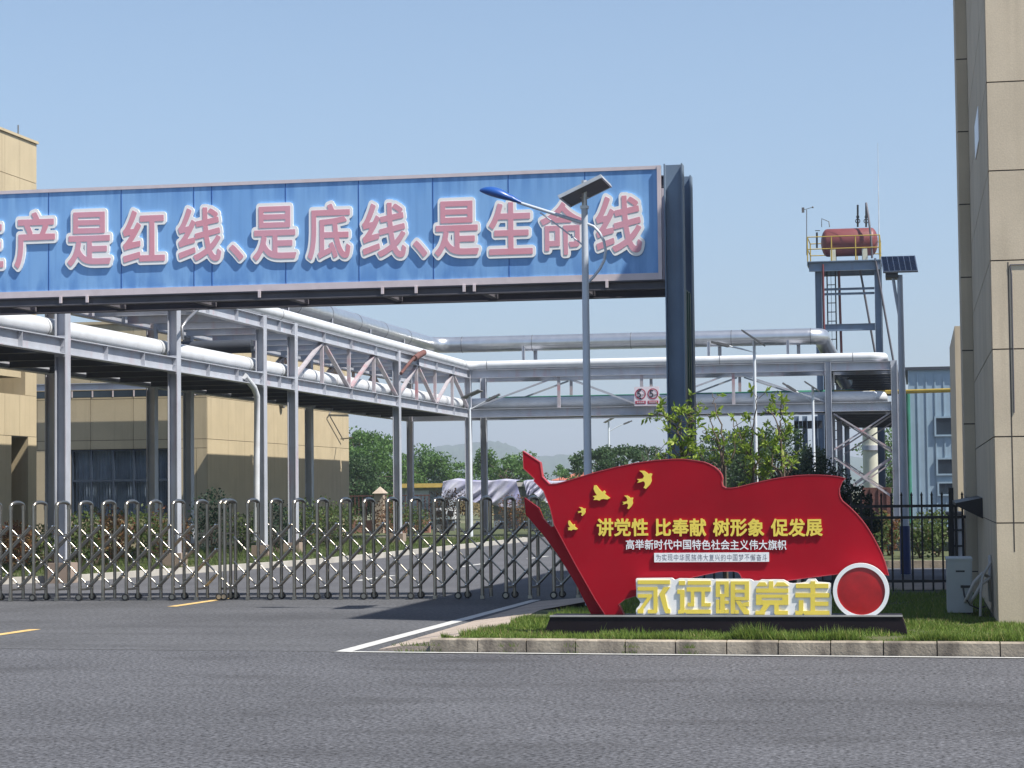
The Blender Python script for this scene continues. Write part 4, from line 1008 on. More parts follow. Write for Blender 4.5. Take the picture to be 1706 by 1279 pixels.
prof = [(xA_+.30*(1-math.cos(math.pi/2*k/6)), max(.002, rT*math.sin(math.pi/2*k/6))) for k in range(7)]
prof += [(xB_-.30*(1-math.cos(math.pi/2*k/6)), max(.002, rT*math.sin(math.pi/2*k/6))) for k in range(6, -1, -1)]
vs = [(x, YT+1.1+r_*math.cos(2*math.pi*k/NN), zc+r_*math.sin(2*math.pi*k/NN)) for x, r_ in prof for k in range(NN)]
MB().add(vs, [(i*NN+k, i*NN+(k+1) % NN, (i+1)*NN+(k+1) % NN, (i+1)*NN+k) for i in range(len(prof)-1) for k in range(NN)], True).build('tank_body', 'red_tank', tk)
sdm = MB()
for px in (1387, 1440): X = T(px, 420)[0]; sdm.box(X-.12, X+.12, YT+.4, YT+1.8, zpf+.04, zc-rT*.6)
sdm.build('saddle', 'cream', tk)
for a, b in ((1429, 339), (1443, 337)):
    m_ = MB().cyl(tuple(T(a, 378, 1.1)), tuple(T(a, b+2, 1.1)), .045, 8); m_.cyl(tuple(T(a-2.5, 361, 1.1)), tuple(T(a+2.5, 361, 1.1)), .05, 8)
    c_ = T(a, 368, 1.0); m_.tube([(c_[0]+.10*math.cos(k*math.pi/6), c_[1], c_[2]+.10*math.sin(k*math.pi/6)) for k in range(13)], .02, 6)
    m_.build('valve', 'black_iron', tk)
MB().tube([tuple(T(1443, 338, .9)), tuple(T(1447, 362, .4)), tuple(T(1451, 395, .2)), tuple(T(1453, 430, .2))], .05, 8).build('hose', 'gantry_rust', tk)
MB().tube([tuple(T(1369, 378, .9)), tuple(T(1369, 364, .9)), tuple(T(1381, 369, .9)), tuple(T(1382, 378, .9))], .022, 6).build('vent_pipe', 'solar_back', tk)
MB().cyl(tuple(T(1361, 387)), tuple(T(1361, 413)), .045, 8).cyl(tuple(T(1358, 384)), tuple(T(1366, 384)), .02, 6).build('level_gauge', 'black_iron', tk)

# ------------------------------------------------------------------ BUILDINGS
def panel_wall(mb, jb, axis, c, u0, u1, us, zs, thick=.03, gap=.014, face=-1):
    # axis 'y': wall lies in plane Y=c spanning X u0..u1 ; axis 'x': plane X=c spanning Y
    us = sorted([u0]+[u for u in us if u0 < u < u1]+[u1]); zs = sorted(zs)
    for a, b in zip(us[:-1], us[1:]):
        for z0, z1 in zip(zs[:-1], zs[1:]):
            g0 = gap/2
            if axis == 'y': mb.box(a+g0, b-g0, c, c-face*thick, z0+g0, z1-g0)
            else: mb.box(c, c-face*thick, a+g0, b-g0, z0+g0, z1-g0)
bx, by = G(1663, 1040, .12)[:2]
HB = 12.45
rb_ = thing('tan_building', (bx+6, by+8, 0), 'tall tan panelled building close on the right edge, shaded side towards the yard', 'building')
zs = [.12]+[PY(1690, y, by)[2] for y in (871, 727, 581, 433, 283, 135)]; st = zs[-1]-zs[-2]
while zs[-1]+st < HB-.4: zs.append(zs[-1]+st)
zs.append(HB)
us = [PY(1683, 600, by)[0]+k*2.35 for k in range(0, 6)]
fw_, jw = MB(), MB()
panel_wall(fw_, jw, 'y', by, bx, bx+13, [], zs, face=-1)
for a, b in zip(zs[:-1], zs[1:]): pass
yl = [by+.001+k*3.35 for k in range(1, 5)]
ye = 40.3
yq = 31.5; pj = .155
panel_wall(fw_, jw, 'x', bx, by+.035, ye, [27.3, 31.5-.001, 35], zs, face=-1)
fw_.box(bx-pj, bx-.002, yq, yq+.5, .1, HB)
rw = fw_.build('wall', 'wall_beige_right', rb_)
jn = MB().box(bx+.012, bx+12.98, by+.012, ye, .1, HB-.02)
zj = PY(1606, 219, yq)[2]; stp = 1.05; z = zj
while z-stp > .3: z -= stp
while z < HB: jn.box(bx-pj-.002, bx-.003, yq-.002, yq+.1, z-.008, z+.008); z += stp
ux = us[0]; jn.box(ux-.006, ux+.006, by-.002, by+.02, .9, zs[4]-.02)
jn.build('wall_joint', 'wall_joint', rb_)
MB().box(bx-.05, bx+13.1, by-.05, ye+.05, HB, HB+.12).build('parapet', 'wall_beige_right', rb_)
p0, p1 = PX(1625.5, 262, bx-.01), PX(1628.5, 180, bx-.01)
MB().box(bx-.012, bx-.002, min(p0[1], p1[1])-.15, max(p0[1], p1[1])+.2, p0[2], p1[2]).build('window', 'white_panel', rb_)
dpm = MB().tube([(ux+.02, by-.008, zs[4]-.05), (ux+.035, by-.008, 3.9), (ux+.03, by-.008, 2.4)], .0065, 6); dpm.tube([(ux+.02, by-.008, zs[4]-.05), (ux+1.2, by-.008, zs[4]-.06)], .0065, 6)
dpm.build('conduit', 'gantry_rust', rb_)
# second block further back, showing as a sliver
MB().box(PY(1590.5, 560, 52)[0], 5, 52, 60, 0, PY(1592, 543, 52)[2]).build('wall', 'wall_beige_right', rb_, label='low grey-tan annex wall showing past the far corner')
aw = thing('awning', (bx-.3, 29.3, 1.4), 'small black lean-to canopy fixed to the shaded side of the tan building above the fence', 'awning')
a0, a1 = PY(1592, 838, 28.6), PY(1638, 829, 28.6)
am_ = MB(); xw = bx-.002; xo = a0[0]
am_.add([(xo, 28.6, a0[2]), (xw, 28.6, a1[2]), (xw, 31.2, a1[2]+.02), (xo, 31.2, a0[2]+.02), (xo, 28.6, a0[2]-.03), (xw, 28.6, a1[2]-.27), (xw, 31.2, a1[2]-.27), (xo, 31.2, a0[2]-.03)], [(0, 1, 2, 3), (4, 7, 6, 5), (0, 4, 5, 1), (1, 5, 6, 2), (2, 6, 7, 3), (3, 7, 4, 0)])
am_.build('canopy', 'black_iron', aw)
MB().box(xo+.02, xo+.06, 31.05, 31.1, .12, a0[2]-.02).build('canopy_post', 'black_iron', aw)
# air conditioner
ac = thing('air_conditioner', (bx-.33, 25.8, .12), 'weathered grey outdoor air conditioner on the grass beside the tan building corner', 'air conditioner')
ax0, ay0 = PY(1579, 1025, 25.35)[0], 25.35; ax1 = PY(1621, 1020, 25.35)[0]; az = PY(1600, 931, 25.35)[2]
bd = MB().box(ax0, ax1, ay0, ay0+.85, .17, az-.02).box(ax0-.008, ax1+.008, ay0-.008, ay0+.86, az-.02, az+.006).box(ax0+.07, ax1-.015, ay0-.008, ay0, .2, az-.04)
ab = bd.build('casing', 'ac_white', ac)
MB().box(ax0+.10, ax0+.2, ay0-.011, ay0-.008, az-.15, az-.13).box(ax0+.15, ax0+.26, ay0-.02, ay0-.008, az-.33, az-.3).build('grille', 'ac_dark', ac)
MB().box(ax0+.02, ax0+.06, ay0+.05, ay0+.8, .10, .17).box(ax1-.06, ax1-.02, ay0+.05, ay0+.8, .10, .17).build('foot', 'ac_dark', ac)
hp_ = MB(); hx_ = ax0+.2
hp_.tube([(hx_, ay0-.01, .30), (hx_+.02, ay0-.10, .34), (hx_+.10, ay0-.14, .52), (hx_+.2, ay0-.10, .62), (bx-.03, ay0+.10, .56), (bx-.02, ay0+.2, .70), (bx-.02, ay0+.3, .80)], .022, 8)
hp_.tube([(hx_+.05, ay0-.01, .28), (hx_+.10, ay0-.14, .36), (hx_+.18, ay0-.16, .5), (hx_+.27, ay0-.1, .56), (bx-.04, ay0+.0, .44), (bx-.03, ay0+.1, .3)], .020, 8)
hp_.tube([(hx_+.30, ay0+.1, .74), (hx_+.2, ay0-.12, .6), (hx_+.17, ay0-.2, .40), (hx_+.16, ay0-.2, .14)], .016, 8)
hp_.build('insulated_hose', 'insulation', ac)
MB().tube([(ax0+.18, ay0-.015, az-.32), (ax0+.19, ay0-.07, az-.42), (ax0+.25, ay0-.12, az-.52), (ax0+.34, ay0-.12, az-.56), (ax0+.42, ay0-.06, az-.54)], .009, 6).build('cable', 'black_iron', ac)

# far left: lobby block (right-hand face lit)
XW = -20.6
def W(x, y): return PX(x, y, XW)
b1 = thing('lobby_building', (XW-4, 41, 0), 'pale tan block at the far left with open portico and rooftop aerials', 'building')
yE = W(61, 700)[1]; zT = W(61, 240)[2]
zA = W(61, 541)[2]; zB = W(61, 660)[2]; zC = W(61, 728)[2]
w1, j1 = MB(), MB()
zsU = [zA, (zA+W(61, 306)[2])/2, W(61, 306)[2], zT]
panel_wall(w1, j1, 'x', XW, 30, yE, [W(33, 400)[1], W(8, 400)[1], W(-20, 400)[1], 37, 34], zsU, face=1)
panel_wall(w1, j1, 'x', XW, 30, yE, [W(33, 690)[1], W(8, 690)[1], 39.5, 37, 34], [zC, zB], face=1)
yp = W(47, 700)[1]; yq2 = W(42, 620)[1]
w1.box(XW-.7, XW-.001, yq2, yE-.002, zB, zA-.004).box(XW-.7, XW-.001, yp, yE-.002, 0, zC-.004)
w1.box(XW-.6, XW-.002, 30, 30.8, 0, zA)
zs_, zs2 = W(20, 600)[2], W(20, 627)[2]; w1.box(XW-1.5, XW-.03, 30, W(37, 610)[1], zs2, zs_)
w1.box(XW-.7, XW-.003, W(-14, 800)[1], W(-8, 800)[1]+.9, 0, zC-.004)
w1.build('wall', 'wall_beige', b1)
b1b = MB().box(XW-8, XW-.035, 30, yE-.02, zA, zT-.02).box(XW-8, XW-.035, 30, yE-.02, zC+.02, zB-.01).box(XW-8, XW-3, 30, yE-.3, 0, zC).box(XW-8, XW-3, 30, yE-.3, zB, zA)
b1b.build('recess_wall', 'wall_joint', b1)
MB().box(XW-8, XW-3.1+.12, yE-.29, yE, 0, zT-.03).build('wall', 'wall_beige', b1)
MB().box(XW-8.1, XW+.04, 29.9, yE+.04, zT, zT+.06).build('parapet', 'wall_beige', b1)
an = MB()
p = np.array(W(52, 240)); an.cyl(tuple(p-[.2, .3, 0]), tuple(W(52, 211)-np.array([.2, .3, 0])), .018, 6); an.cyl(tuple(W(34, 227)-np.array([.2, .3, 0])), tuple(W(53, 235)-np.array([.2, .3, 0])), .015, 6)
an.cyl(tuple(W(8, 213)-np.array([.2, 0, 0])), tuple(W(24, 220)-np.array([.2, 0, 0])), .014, 6); an.cyl(tuple(W(22, 228)-np.array([.2, 0, 0])), tuple(W(22, 216)-np.array([.2, 0, 0])), .014, 6)
an.build('aerial', 'solar_back', b1)

# block behind the rack
YB = 61.12
def B(x, y): return PY(x, y, YB)
b2 = thing('tan_block', (XW-6, 67, 0), 'low tan panelled block behind the pipe rack with curtained blue windows', 'building')
zT2 = 6.75; zw1, zw0 = B(200, 748)[2], B(200, 864)[2]; zc1, zc0 = B(200, 650)[2], B(200, 661)[2]
ww, jj = MB(), MB(); xs0 = XW-9; xwR, xwL = B(283, 800)[0], B(118, 800)[0]
seam = B(200, 733)[2]
panel_wall(ww, jj, 'y', YB, xs0, XW, [B(x, 700)[0] for x in (151, 222, 310, 345, 62)], [zw1, seam, zc0-.06, zc0], face=-1)
panel_wall(ww, jj, 'y', YB, xs0, XW, [B(x, 700)[0] for x in (151, 222, 310)], [zc1, (zc1+zT2)/2, zT2], face=-1)
panel_wall(ww, jj, 'y', YB, xs0, xwL, [B(78, 800)[0]], [0, zw0-.3, zw1], face=-1)
panel_wall(ww, jj, 'y', YB, xwR, XW, [B(327, 800)[0]], [0, zw0, zw1], face=-1)
panel_wall(ww, jj, 'y', YB, xwL, xwR, [], [0, zw0], face=-1)
yE2 = W(581, 700)[1]
panel_wall(ww, jj, 'x', XW, YB+.035, yE2, [YB+5.2, YB+10.4], [0, W(400, 860)[2], W(400, 734.6)[2], W(400, 667.3)[2], zT2], face=1)
ww.build('wall', 'wall_beige', b2)
MB().box(xs0+.02, XW-.035, YB+.04, yE2, zw1-.02, zT2-.04).box(xs0, xwL, YB+.04, yE2, 0, zw1).box(xwR, XW-.035, YB+.04, yE2-.01, 0, zw1).box(xwL-.01, xwR+.01, YB+.6, yE2-.02, 0, zw1).build('wall_joint', 'wall_joint', b2)
MB().box(xs0-.05, XW+.05, YB-.05, yE2+.05, zT2, zT2+.08).build('parapet', 'wall_beige', b2)
cur = MB(); x = xwL+.02
while x < xwR-.1:
    wv_ = rng.uniform(.05, .11); cur.add([(x, YB+.30+rng.uniform(0, .05), zw0), (x+wv_/2, YB+.24, zw0), (x+wv_, YB+.30, zw0), (x, YB+.30, zw1), (x+wv_/2, YB+.25, zw1), (x+wv_, YB+.30, zw1)], [(0, 1, 4, 3), (1, 2, 5, 4)], True); x += wv_
wn = MB(); wf = MB()
zmid = B(200, 800)[2]
for a, b in zip([xwL]+[B(x, 800)[0] for x in (151, 188, 222, 250)], [B(x, 800)[0] for x in (151, 188, 222, 250)]+[xwR]):
    wn.box(a+.03, b-.03, YB+.10, YB+.11, zw0+.03, zw1-.03); wf.box(b-.028, b+.028, YB+.04, YB+.14, zw0, zw1)
wf.box(xwL, xwR, YB+.042, YB+.138, zmid-.03, zmid+.03).box(xwL, xwR, YB+.042, YB+.138, zw0, zw0+.05).box(xwL, xwR, YB+.042, YB+.138, zw1-.05, zw1).box(xwL, xwL+.05, YB+.04, YB+.14, zw0, zw1)
wfo = wf.build('window', 'window_frame', b2); cur.build('curtain', 'curtain', wfo)
gm = MATS['window_glass'].copy(); gm.name = 'thin_glass'; MATS['thin_glass'] = gm
pb2 = gm.node_tree.nodes['Principled BSDF']; tr = gm.node_tree.nodes.new('ShaderNodeBsdfTransparent'); tr.inputs[0].default_value = (.82, .86, .90, 1)
mx = gm.node_tree.nodes.new('ShaderNodeMixShader'); mx.inputs[0].default_value = .14
gm.node_tree.links.new(tr.outputs[0], mx.inputs[1]); gm.node_tree.links.new(pb2.outputs[0], mx.inputs[2]); gm.node_tree.links.new(mx.outputs[0], gm.node_tree.nodes['Material Output'].inputs[0])
wn.build('pane', 'thin_glass', wfo)
cl_ = MB().box(xs0+.1, XW-.3, YB+.005, YB+.035, zc0+.004, zc1-.004); clo = cl_.build('clerestory_window', 'window_glass', b2)
for px in (120, 154, 188, 223, 257, 291, 325): X = B(px, 655)[0]; MB().box(X-.02, X+.02, YB-.01, YB+.004, zc0+.004, zc1-.004).build('mullion', 'frame_lilac', clo)
zq0, zq1 = B(200, 650)[2]+.01, B(200, 641)[2]
MB().ibeam_x(YB-.35, xs0, XW-.1, zq0, zq1+.05, wy=.16).build('canopy_beam', 'steel_paint', b2)
fx = MB().cyl((XW+.02, PX(467, 672, XW)[1], PX(467, 672, XW)[2]), (XW+.14, PX(467, 672, XW)[1], PX(467, 672, XW)[2]), .16, 12).build('wall_lamp', 'solar_back', b2)
br = MB().tube([PX(548, 690, XW+.1), PX(572, 733, XW+.1)], .022, 6).tube([PX(548, 690, XW+.1), PX(552, 684, XW+.1), PX(585, 685, XW+.1)], .022, 6).tube([PX(568, 731, XW+.2), PX(588, 729, XW+.9)], .025, 6)
br.build('wall_bracket', 'solar_back', b2)

# blue-grey metal clad workshop beyond the rack, right
YM = 88.0
def M(x, y): return PY(x, y, YM)
b3 = thing('metal_workshop', (3, 94, 0), 'pale blue ribbed metal workshop with framed windows beyond the right-hand rack', 'building')
x0m, x1m = M(1514, 700)[0], M(1593, 700)[0]+5; zTm = M(1550, 616)[2]; xst = M(1552, 700)[0]
mm = MB().box(x0m, x1m, YM, YM+12, 0, zTm)
x = x0m
while x < x1m: mm.box(x, x+.05, YM-.035, YM-.001, 0, zTm-.05); x += .345
mm.build('wall', 'wall_cladding', b3)
MB().box(x0m-.12, x1m+.1, YM-.15, YM+12.1, zTm, zTm+.12).build('roof', 'steel_dark_and_shade', b3)
for (xa1, ya1, xb1, yb1) in ((1557, 693, 1591, 727), (1560, 762, 1594, 792), (1562, 802, 1594, 826)):
    p, q_ = M(xa1, yb1), M(xb1, ya1)
    wfb = MB().box(p[0], q_[0], YM-.10, YM-.036, p[2], p[2]+.07).box(p[0], q_[0], YM-.10, YM-.036, q_[2]-.07, q_[2]).box(p[0], p[0]+.07, YM-.099, YM-.037, p[2], q_[2]).box(q_[0]-.07, q_[0], YM-.099, YM-.037, p[2], q_[2])
    wfo = wfb.build('window', 'wall_cladding', b3)
    MB().box(p[0]+.07, q_[0]-.07, YM-.06, YM-.037, p[2]+.07, q_[2]-.07).build('pane', 'window_glass', wfo)
MB().cyl((x0m-.02, YM-.1, 0), (x0m-.02, YM-.1, M(1514, 655)[2]), .09, 8).build('downpipe', 'green_paint', b3)

# ------------------------------------------------------------------ BLACK FENCE by the verge
YN = 31.6
fn = thing('railing_fence', (-1.2, YN, .1), 'black spear-topped railing fence between the gantry leg and the tan building', 'fence')
zr1, zr2, zr3, ztp = [PY(1500, y, YN)[2] for y in (843, 862, 968, 819)]
fr2 = MB()
for z in (zr1, zr2, zr3): fr2.box(-3.2, bx-.02, YN-.018, YN+.018, z-.02, z+.02)
fr2.build('rail', 'black_iron', fn)
X = PY(1503, 900, YN)[0]-.1425*20; pk = MB(); k = 0
while X < bx-.03:
    if X > -3.15:
        pk.box(X-.014, X+.014, YN-.014, YN+.014, .12, ztp-.07)
        pk.add([(X-.02, YN, ztp-.05), (X, YN-.02, ztp-.05), (X+.02, YN, ztp-.05), (X, YN+.02, ztp-.05), (X, YN, ztp), (X, YN, ztp-.09)], [(0, 1, 4), (1, 2, 4), (2, 3, 4), (3, 0, 4), (1, 0, 5), (2, 1, 5), (3, 2, 5), (0, 3, 5)])
    X += .1425
pk.build('picket', 'black_iron', fn)
for px in (1586, 1625): X = PY(px, 900, YN)[0]; MB().box(X-.035, X+.035, YN-.034, YN+.034, .1, ztp+.05).build('post', 'black_iron', fn)
gd = thing('guard_booth', (.35, 42, 0), 'narrow white glazed booth behind the black fence, beside the tan building wall', 'booth')
p, q_ = PY(1583, 930, 38.5), PY(1618, 858, 38.5)
gx_a, gx_b = p[0], bx-.05
MB().box(gx_a, gx_b, 38.9, 40.2, 0, q_[2]).build('body', 'white_panel', gd)
gf = MB()
for k in range(3): X = gx_a+(gx_b-gx_a)*k/2; gf.box(X-.02, X+.02, 38.86, 38.9, 0, q_[2])
for k in range(5): z = q_[2]*k/4; gf.box(gx_a, gx_b, 38.862, 38.898, z, z+.03)
gf.build('frame', 'black_iron', gd)
MB().box(gx_a-.05, gx_b, 38.8, 40.3, q_[2], q_[2]+.05).build('roof', 'solar_back', gd)
# ------------------------------------------------------------------ YARD BACKGROUND
def at(px, Y, z=0): p = PY(px, 820, Y); return (p[0], Y, z)
# boundary wall with piers, left of the cabins
bf = thing('boundary_fence', at(620, 84), 'low brick and iron boundary fence with a capped stone pier left of the cabins', 'fence')
a, b = at(570, 84), at(715, 84)
MB().box(a[0], b[0], 84, 84.25, 0, .55).build('brick_base', 'brick', bf)
pp = PY(632, 826, 83.9)[2]
pc = MB().box(at(625, 84)[0], at(640, 84)[0], 83.8, 84.4, 0, pp+.1); X0, X1 = at(623, 84)[0], at(642, 84)[0]; Xm = (X0+X1)/2
pc.add([(X0, 83.7, pp+.101), (X1, 83.7, pp+.101), (X1, 84.5, pp+.101), (X0, 84.5, pp+.101), (Xm, 84.1, pp+.38)], [(0, 1, 4), (1, 2, 4), (2, 3, 4), (3, 0, 4), (3, 2, 1, 0)]); pc.build('pier', 'stone_pier', bf)
ib = MB(); x = a[0]
while x < b[0]: ib.box(x, x+.03, 84.1, 84.13, .55, 1.55); x += .16
ib.box(a[0], b[0], 84.09, 84.14, 1.5, 1.54); ib.build('railing', 'rust_box', bf)
# row of site cabins
YCb = 92
for i, (xa_, xb_, rf, lbl) in enumerate(((668, 742, 'roof_yellow', 'grey site cabin with yellow roof edge, left of the draped tarpaulins'), (822, 1010, 'roof_white', 'grey site cabins with pale roof edge, partly hidden by the red finial'))):
    X0, X1 = at(xa_, YCb)[0], at(xb_, YCb)[0]; zR = PY(800, 811, YCb)[2]
    c_ = thing('site_cabin', ((X0+X1)/2, YCb+1, 0), lbl, 'cabin')
    MB().box(X0, X1, YCb, YCb+3, 0, zR-.02).build('wall', 'cabin_wall', c_)
    MB().box(X0-.2, X1+.1, YCb-.35, YCb+3.2, zR, zR+.18).build('roof', rf, c_)
    x = X0+.2
    while x+1.1 < X1: MB().box(x, x+1.05, YCb-.03, YCb-.001, 1.15, zR-.12).build('window', 'cabin_panel', c_); x += 1.45
def tarp(top, bot, Y, seed, label):
    # a sheet hung from the roof edge: top and bottom edges measured, hanging in diagonal folds
    rs = np.random.RandomState(seed); nx, nz = 60, 24; vs = []; tp = np.array(top, float); bt = np.array(bot, float)
    for j_ in range(nz+1):
        for i_ in range(nx+1):
            u, v_ = i_/nx, j_/nz; xt = tp[0, 0]+(tp[-1, 0]-tp[0, 0])*u; yt = np.interp(xt, tp[:, 0], tp[:, 1]); xb = bt[0, 0]+(bt[-1, 0]-bt[0, 0])*u; yb = np.interp(xb, bt[:, 0], bt[:, 1])
            f_ = math.sin(u*26+v_*10+2.2*math.sin(u*6+v_*2.5+seed))*.9+math.sin(u*61+v_*16+1.5*math.sin(u*11))*.35
            px, py = xt+(xb-xt)*v_, yt+(yb-yt)*v_; p = PY(px, py, Y-.18-.16*f_*(.3+v_)-.25*v_); vs.append(tuple(p))
    back = [(v[0], Y+.9, v[2]+.05) for v in vs[:nx+1]]
    fs = [(j_*(nx+1)+i_, j_*(nx+1)+i_+1, (j_+1)*(nx+1)+i_+1, (j_+1)*(nx+1)+i_) for j_ in range(nz) for i_ in range(nx)]
    o_ = len(vs); vs += back; fs += [(i_, o_+i_, o_+i_+1, i_+1) for i_ in range(nx)]
    MB().add(vs, fs, True).build('tarpaulin', 'tarp', label=label, cat='tarpaulin', group='tarpaulins draped over the cabins')
tarp([(738, 802), (755, 798), (775, 801), (812, 802), (835, 799), (860, 801)], [(734, 842), (742, 832), (765, 833), (800, 838), (850, 846), (872, 846)], YCb-.5, 1, 'large crumpled white and violet tarpaulin draped down beside the yellow-roofed cabin')
tarp([(872, 801), (895, 800), (915, 803), (940, 802)], [(878, 826), (890, 822), (905, 835), (925, 842)], YCb-.5, 4, 'smaller crumpled tarpaulin hanging beside the red finial')
for i, (xa_, xb_) in enumerate(((723, 740), (743, 757))):
    X0, X1 = at(xa_, 88)[0], at(xb_, 88)[0]; z0, z1 = PY(740, 865, 88)[2], PY(740, 846, 88)[2]
    t = thing('air_conditioner', ((X0+X1)/2, 88.2, z0), ('white outdoor unit below the yellow-roofed cabin, left of the pair', 'white outdoor unit below the yellow-roofed cabin, right of the pair')[i], 'air conditioner', 'outdoor units by the cabins')
    MB().box(X0, X1, 88, 88.35, z0, z1).build('casing', 'white_panel', t)
    c0, c1 = (X0+X1)/2, (z0+z1)/2; MB().cyl((c0, 87.97, c1), (c0, 87.999, c1), min(X1-X0, z1-z0)*.36, 16).build('fan_grille', 'ac_dark', t)
    MB().box(X0+.05, X1-.05, 88.05, 88.3, 0, z0-.001).build('stand', 'solar_back', t)
hr = thing('red_roof_house', at(965, 210), 'distant low house with orange-red roof left of the near lamp post', 'house')
X0, X1 = at(925, 210)[0], at(1010, 210)[0]; z0, z1 = PY(960, 800, 210)[2], PY(960, 785, 210)[2]
MB().box(X0, X1, 210, 218, 0, z0).build('wall', 'cream', hr)
MB().add([(X0-.5, 209.5, z0+.01), (X1+.5, 209.5, z0+.01), (X1+.5, 218.5, z0+.01), (X0-.5, 218.5, z0+.01), (X0+2, 214, z1), (X1-2, 214, z1)], [(0, 1, 5, 4), (1, 2, 5), (2, 3, 4, 5), (3, 0, 4), (3, 2, 1, 0)]).build('roof', 'roof_red', hr)
# things behind the right-hand rack
sl_ = thing('storage_silo', at(1452, 108), 'tall cream storage silo behind the cross-braced rack tower', 'silo')
p0 = at(1453, 108); zs1 = PY(1453, 696, 108)[2]
MB().cyl((p0[0], 108, .8), (p0[0], 108, zs1), .42, 24).build('silo_body', 'cream', sl_)
MB().cyl((p0[0], 107.9, PY(1453, 742, 108)[2]), (p0[0], 107.9, PY(1453, 750, 108)[2]), .46, 24).build('silo_band', 'steel_paint', sl_)
MB().cyl((p0[0], 108, zs1), (p0[0], 108, zs1+.3), .42, 24, .1).build('silo_cap', 'steel_paint', sl_)
bxq = thing('rusty_skip', at(1452, 104), 'rust brown steel container standing below the cream silo', 'container')
X0, X1 = at(1436, 82)[0], at(1484, 82)[0]; MB().box(X0, X1, 82, 84, .05, PY(1450, 812, 82)[2]).build('body', 'rust_box', bxq)
rbs = MB(); x = X0
while x < X1: rbs.box(x, x+.06, 81.95, 81.999, .06, PY(1450, 813, 82)[2]); x += .3
rbs.build('rib', 'rust_box', bxq)
fr3 = thing('steel_frame', at(1345, 88), 'dark steel frame standing in shade left of the braced rack tower', 'frame')
for px in (1329, 1343, 1360): p = at(px, 88); MB().hcol(p[0], 88, 0, PY(px, 693, 88)[2], .2, .2).build('column', 'gantry_paint', fr3)
MB().ibeam_x(88, at(1325, 88)[0], at(1372, 88)[0], PY(1340, 714, 88)[2], PY(1340, 701, 88)[2]).build('beam', 'steel_dark_and_shade', fr3)

# trees
tree('broadleaf_tree', at(607, 118), PY(607, 704, 118)[2], 1.9, 'tall feathery green tree just right of the tan block, above the others', 11, ncl=34, per=170, lsize=.19, crad=.13, trunk_h=.35, flat=.8)
tree('broadleaf_tree', at(622, 112), PY(612, 735, 112)[2], 2.3, 'dense rounded green tree in front, between the tan block and the rack columns', 12, ncl=60, per=240, lsize=.18, crad=.18, trunk_h=.1, leaf='leaf_tree')
tree('broadleaf_tree', at(585, 108), PY(590, 742, 108)[2], 1.8, 'dense green tree hard against the far corner of the tan block', 21, ncl=46, per=240, lsize=.18, crad=.2, trunk_h=.1, leaf='leaf_dark')
tree('broadleaf_tree', at(702, 125), PY(702, 737, 125)[2], 2.2, 'round light green tree behind the dark rack column', 13, ncl=56, per=240, lsize=.19, crad=.19, trunk_h=.1)
tree('conifer', at(734, 122), PY(734, 777, 122)[2], .7, 'small dark conifer right of the round light green tree', 14, ncl=20, per=140, lsize=.13, crad=.18, trunk_h=.1, leaf='leaf_conifer')
tree('broadleaf_tree', at(775, 150), PY(775, 764, 150)[2], 2.3, 'thin sprawling tree between the lamp pole and the conifer', 15, ncl=26, per=90, lsize=.24, crad=.17, trunk_h=.2)
tree('broadleaf_tree', at(842, 125), PY(848, 737, 125)[2], 1.9, 'loose green tree in the middle, left of the red finial', 16, ncl=48, per=190, lsize=.19, crad=.15, trunk_h=.15)
tree('broadleaf_tree', at(932, 150), PY(932, 770, 150)[2], 1.3, 'small tree above the red roofed house, between finial and lamp post', 17, ncl=14, per=110, lsize=.2, crad=.14, trunk_h=.35)
tree('umbrella_tree', at(1032, 104), PY(1032, 727, 104)[2], 3.0, 'spreading flat-topped dark green tree behind the thin distant lamp', 18, ncl=44, per=170, lsize=.17, crad=.11, trunk_h=.40, flat=.7, leaf='leaf_dark')
tree('broadleaf_tree', at(1215, 95), PY(1215, 705, 95)[2], 2.2, 'grey-green tree behind the young saplings', 19, ncl=44, per=190, lsize=.17, crad=.16, trunk_h=.15, leaf='leaf_dark')
tree('broadleaf_tree', at(1295, 85), PY(1300, 705, 85)[2], 2.0, 'bushy dark green tree left of the steel frame', 20, ncl=56, per=220, lsize=.15, crad=.17, trunk_h=.1, leaf='leaf_dark')
tree('broadleaf_tree', at(1490, 112), PY(1490, 690, 112)[2], 1.5, 'green tree glimpsed through the braced rack tower', 23, ncl=34, per=170, lsize=.17, crad=.18, trunk_h=.1)
tree('conifer', at(1348, 41), PY(1348, 742, 41)[2], .55, 'dark conifer above the right half of the flag, left of the rack column', 24, ncl=44, per=170, lsize=.075, crad=.13, trunk_h=.05, leaf='leaf_conifer')
tree('conifer', at(1322, 40), PY(1322, 775, 40)[2], .5, 'low dark conifer between the saplings and the taller conifer', 27, ncl=34, per=150, lsize=.075, crad=.14, trunk_h=.05, leaf='leaf_conifer')
tree('conifer', at(1418, 36), PY(1412, 800, 36)[2], .52, 'dark conifer beside the curved right edge of the flag', 25, ncl=40, per=190, lsize=.07, crad=.15, trunk_h=.05, leaf='leaf_conifer')
tree('conifer', at(1390, 38), PY(1385, 770, 38)[2], .35, 'slim dark conifer touching the foot of the rack column', 26, ncl=30, per=150, lsize=.07, crad=.14, trunk_h=.05, leaf='leaf_conifer')
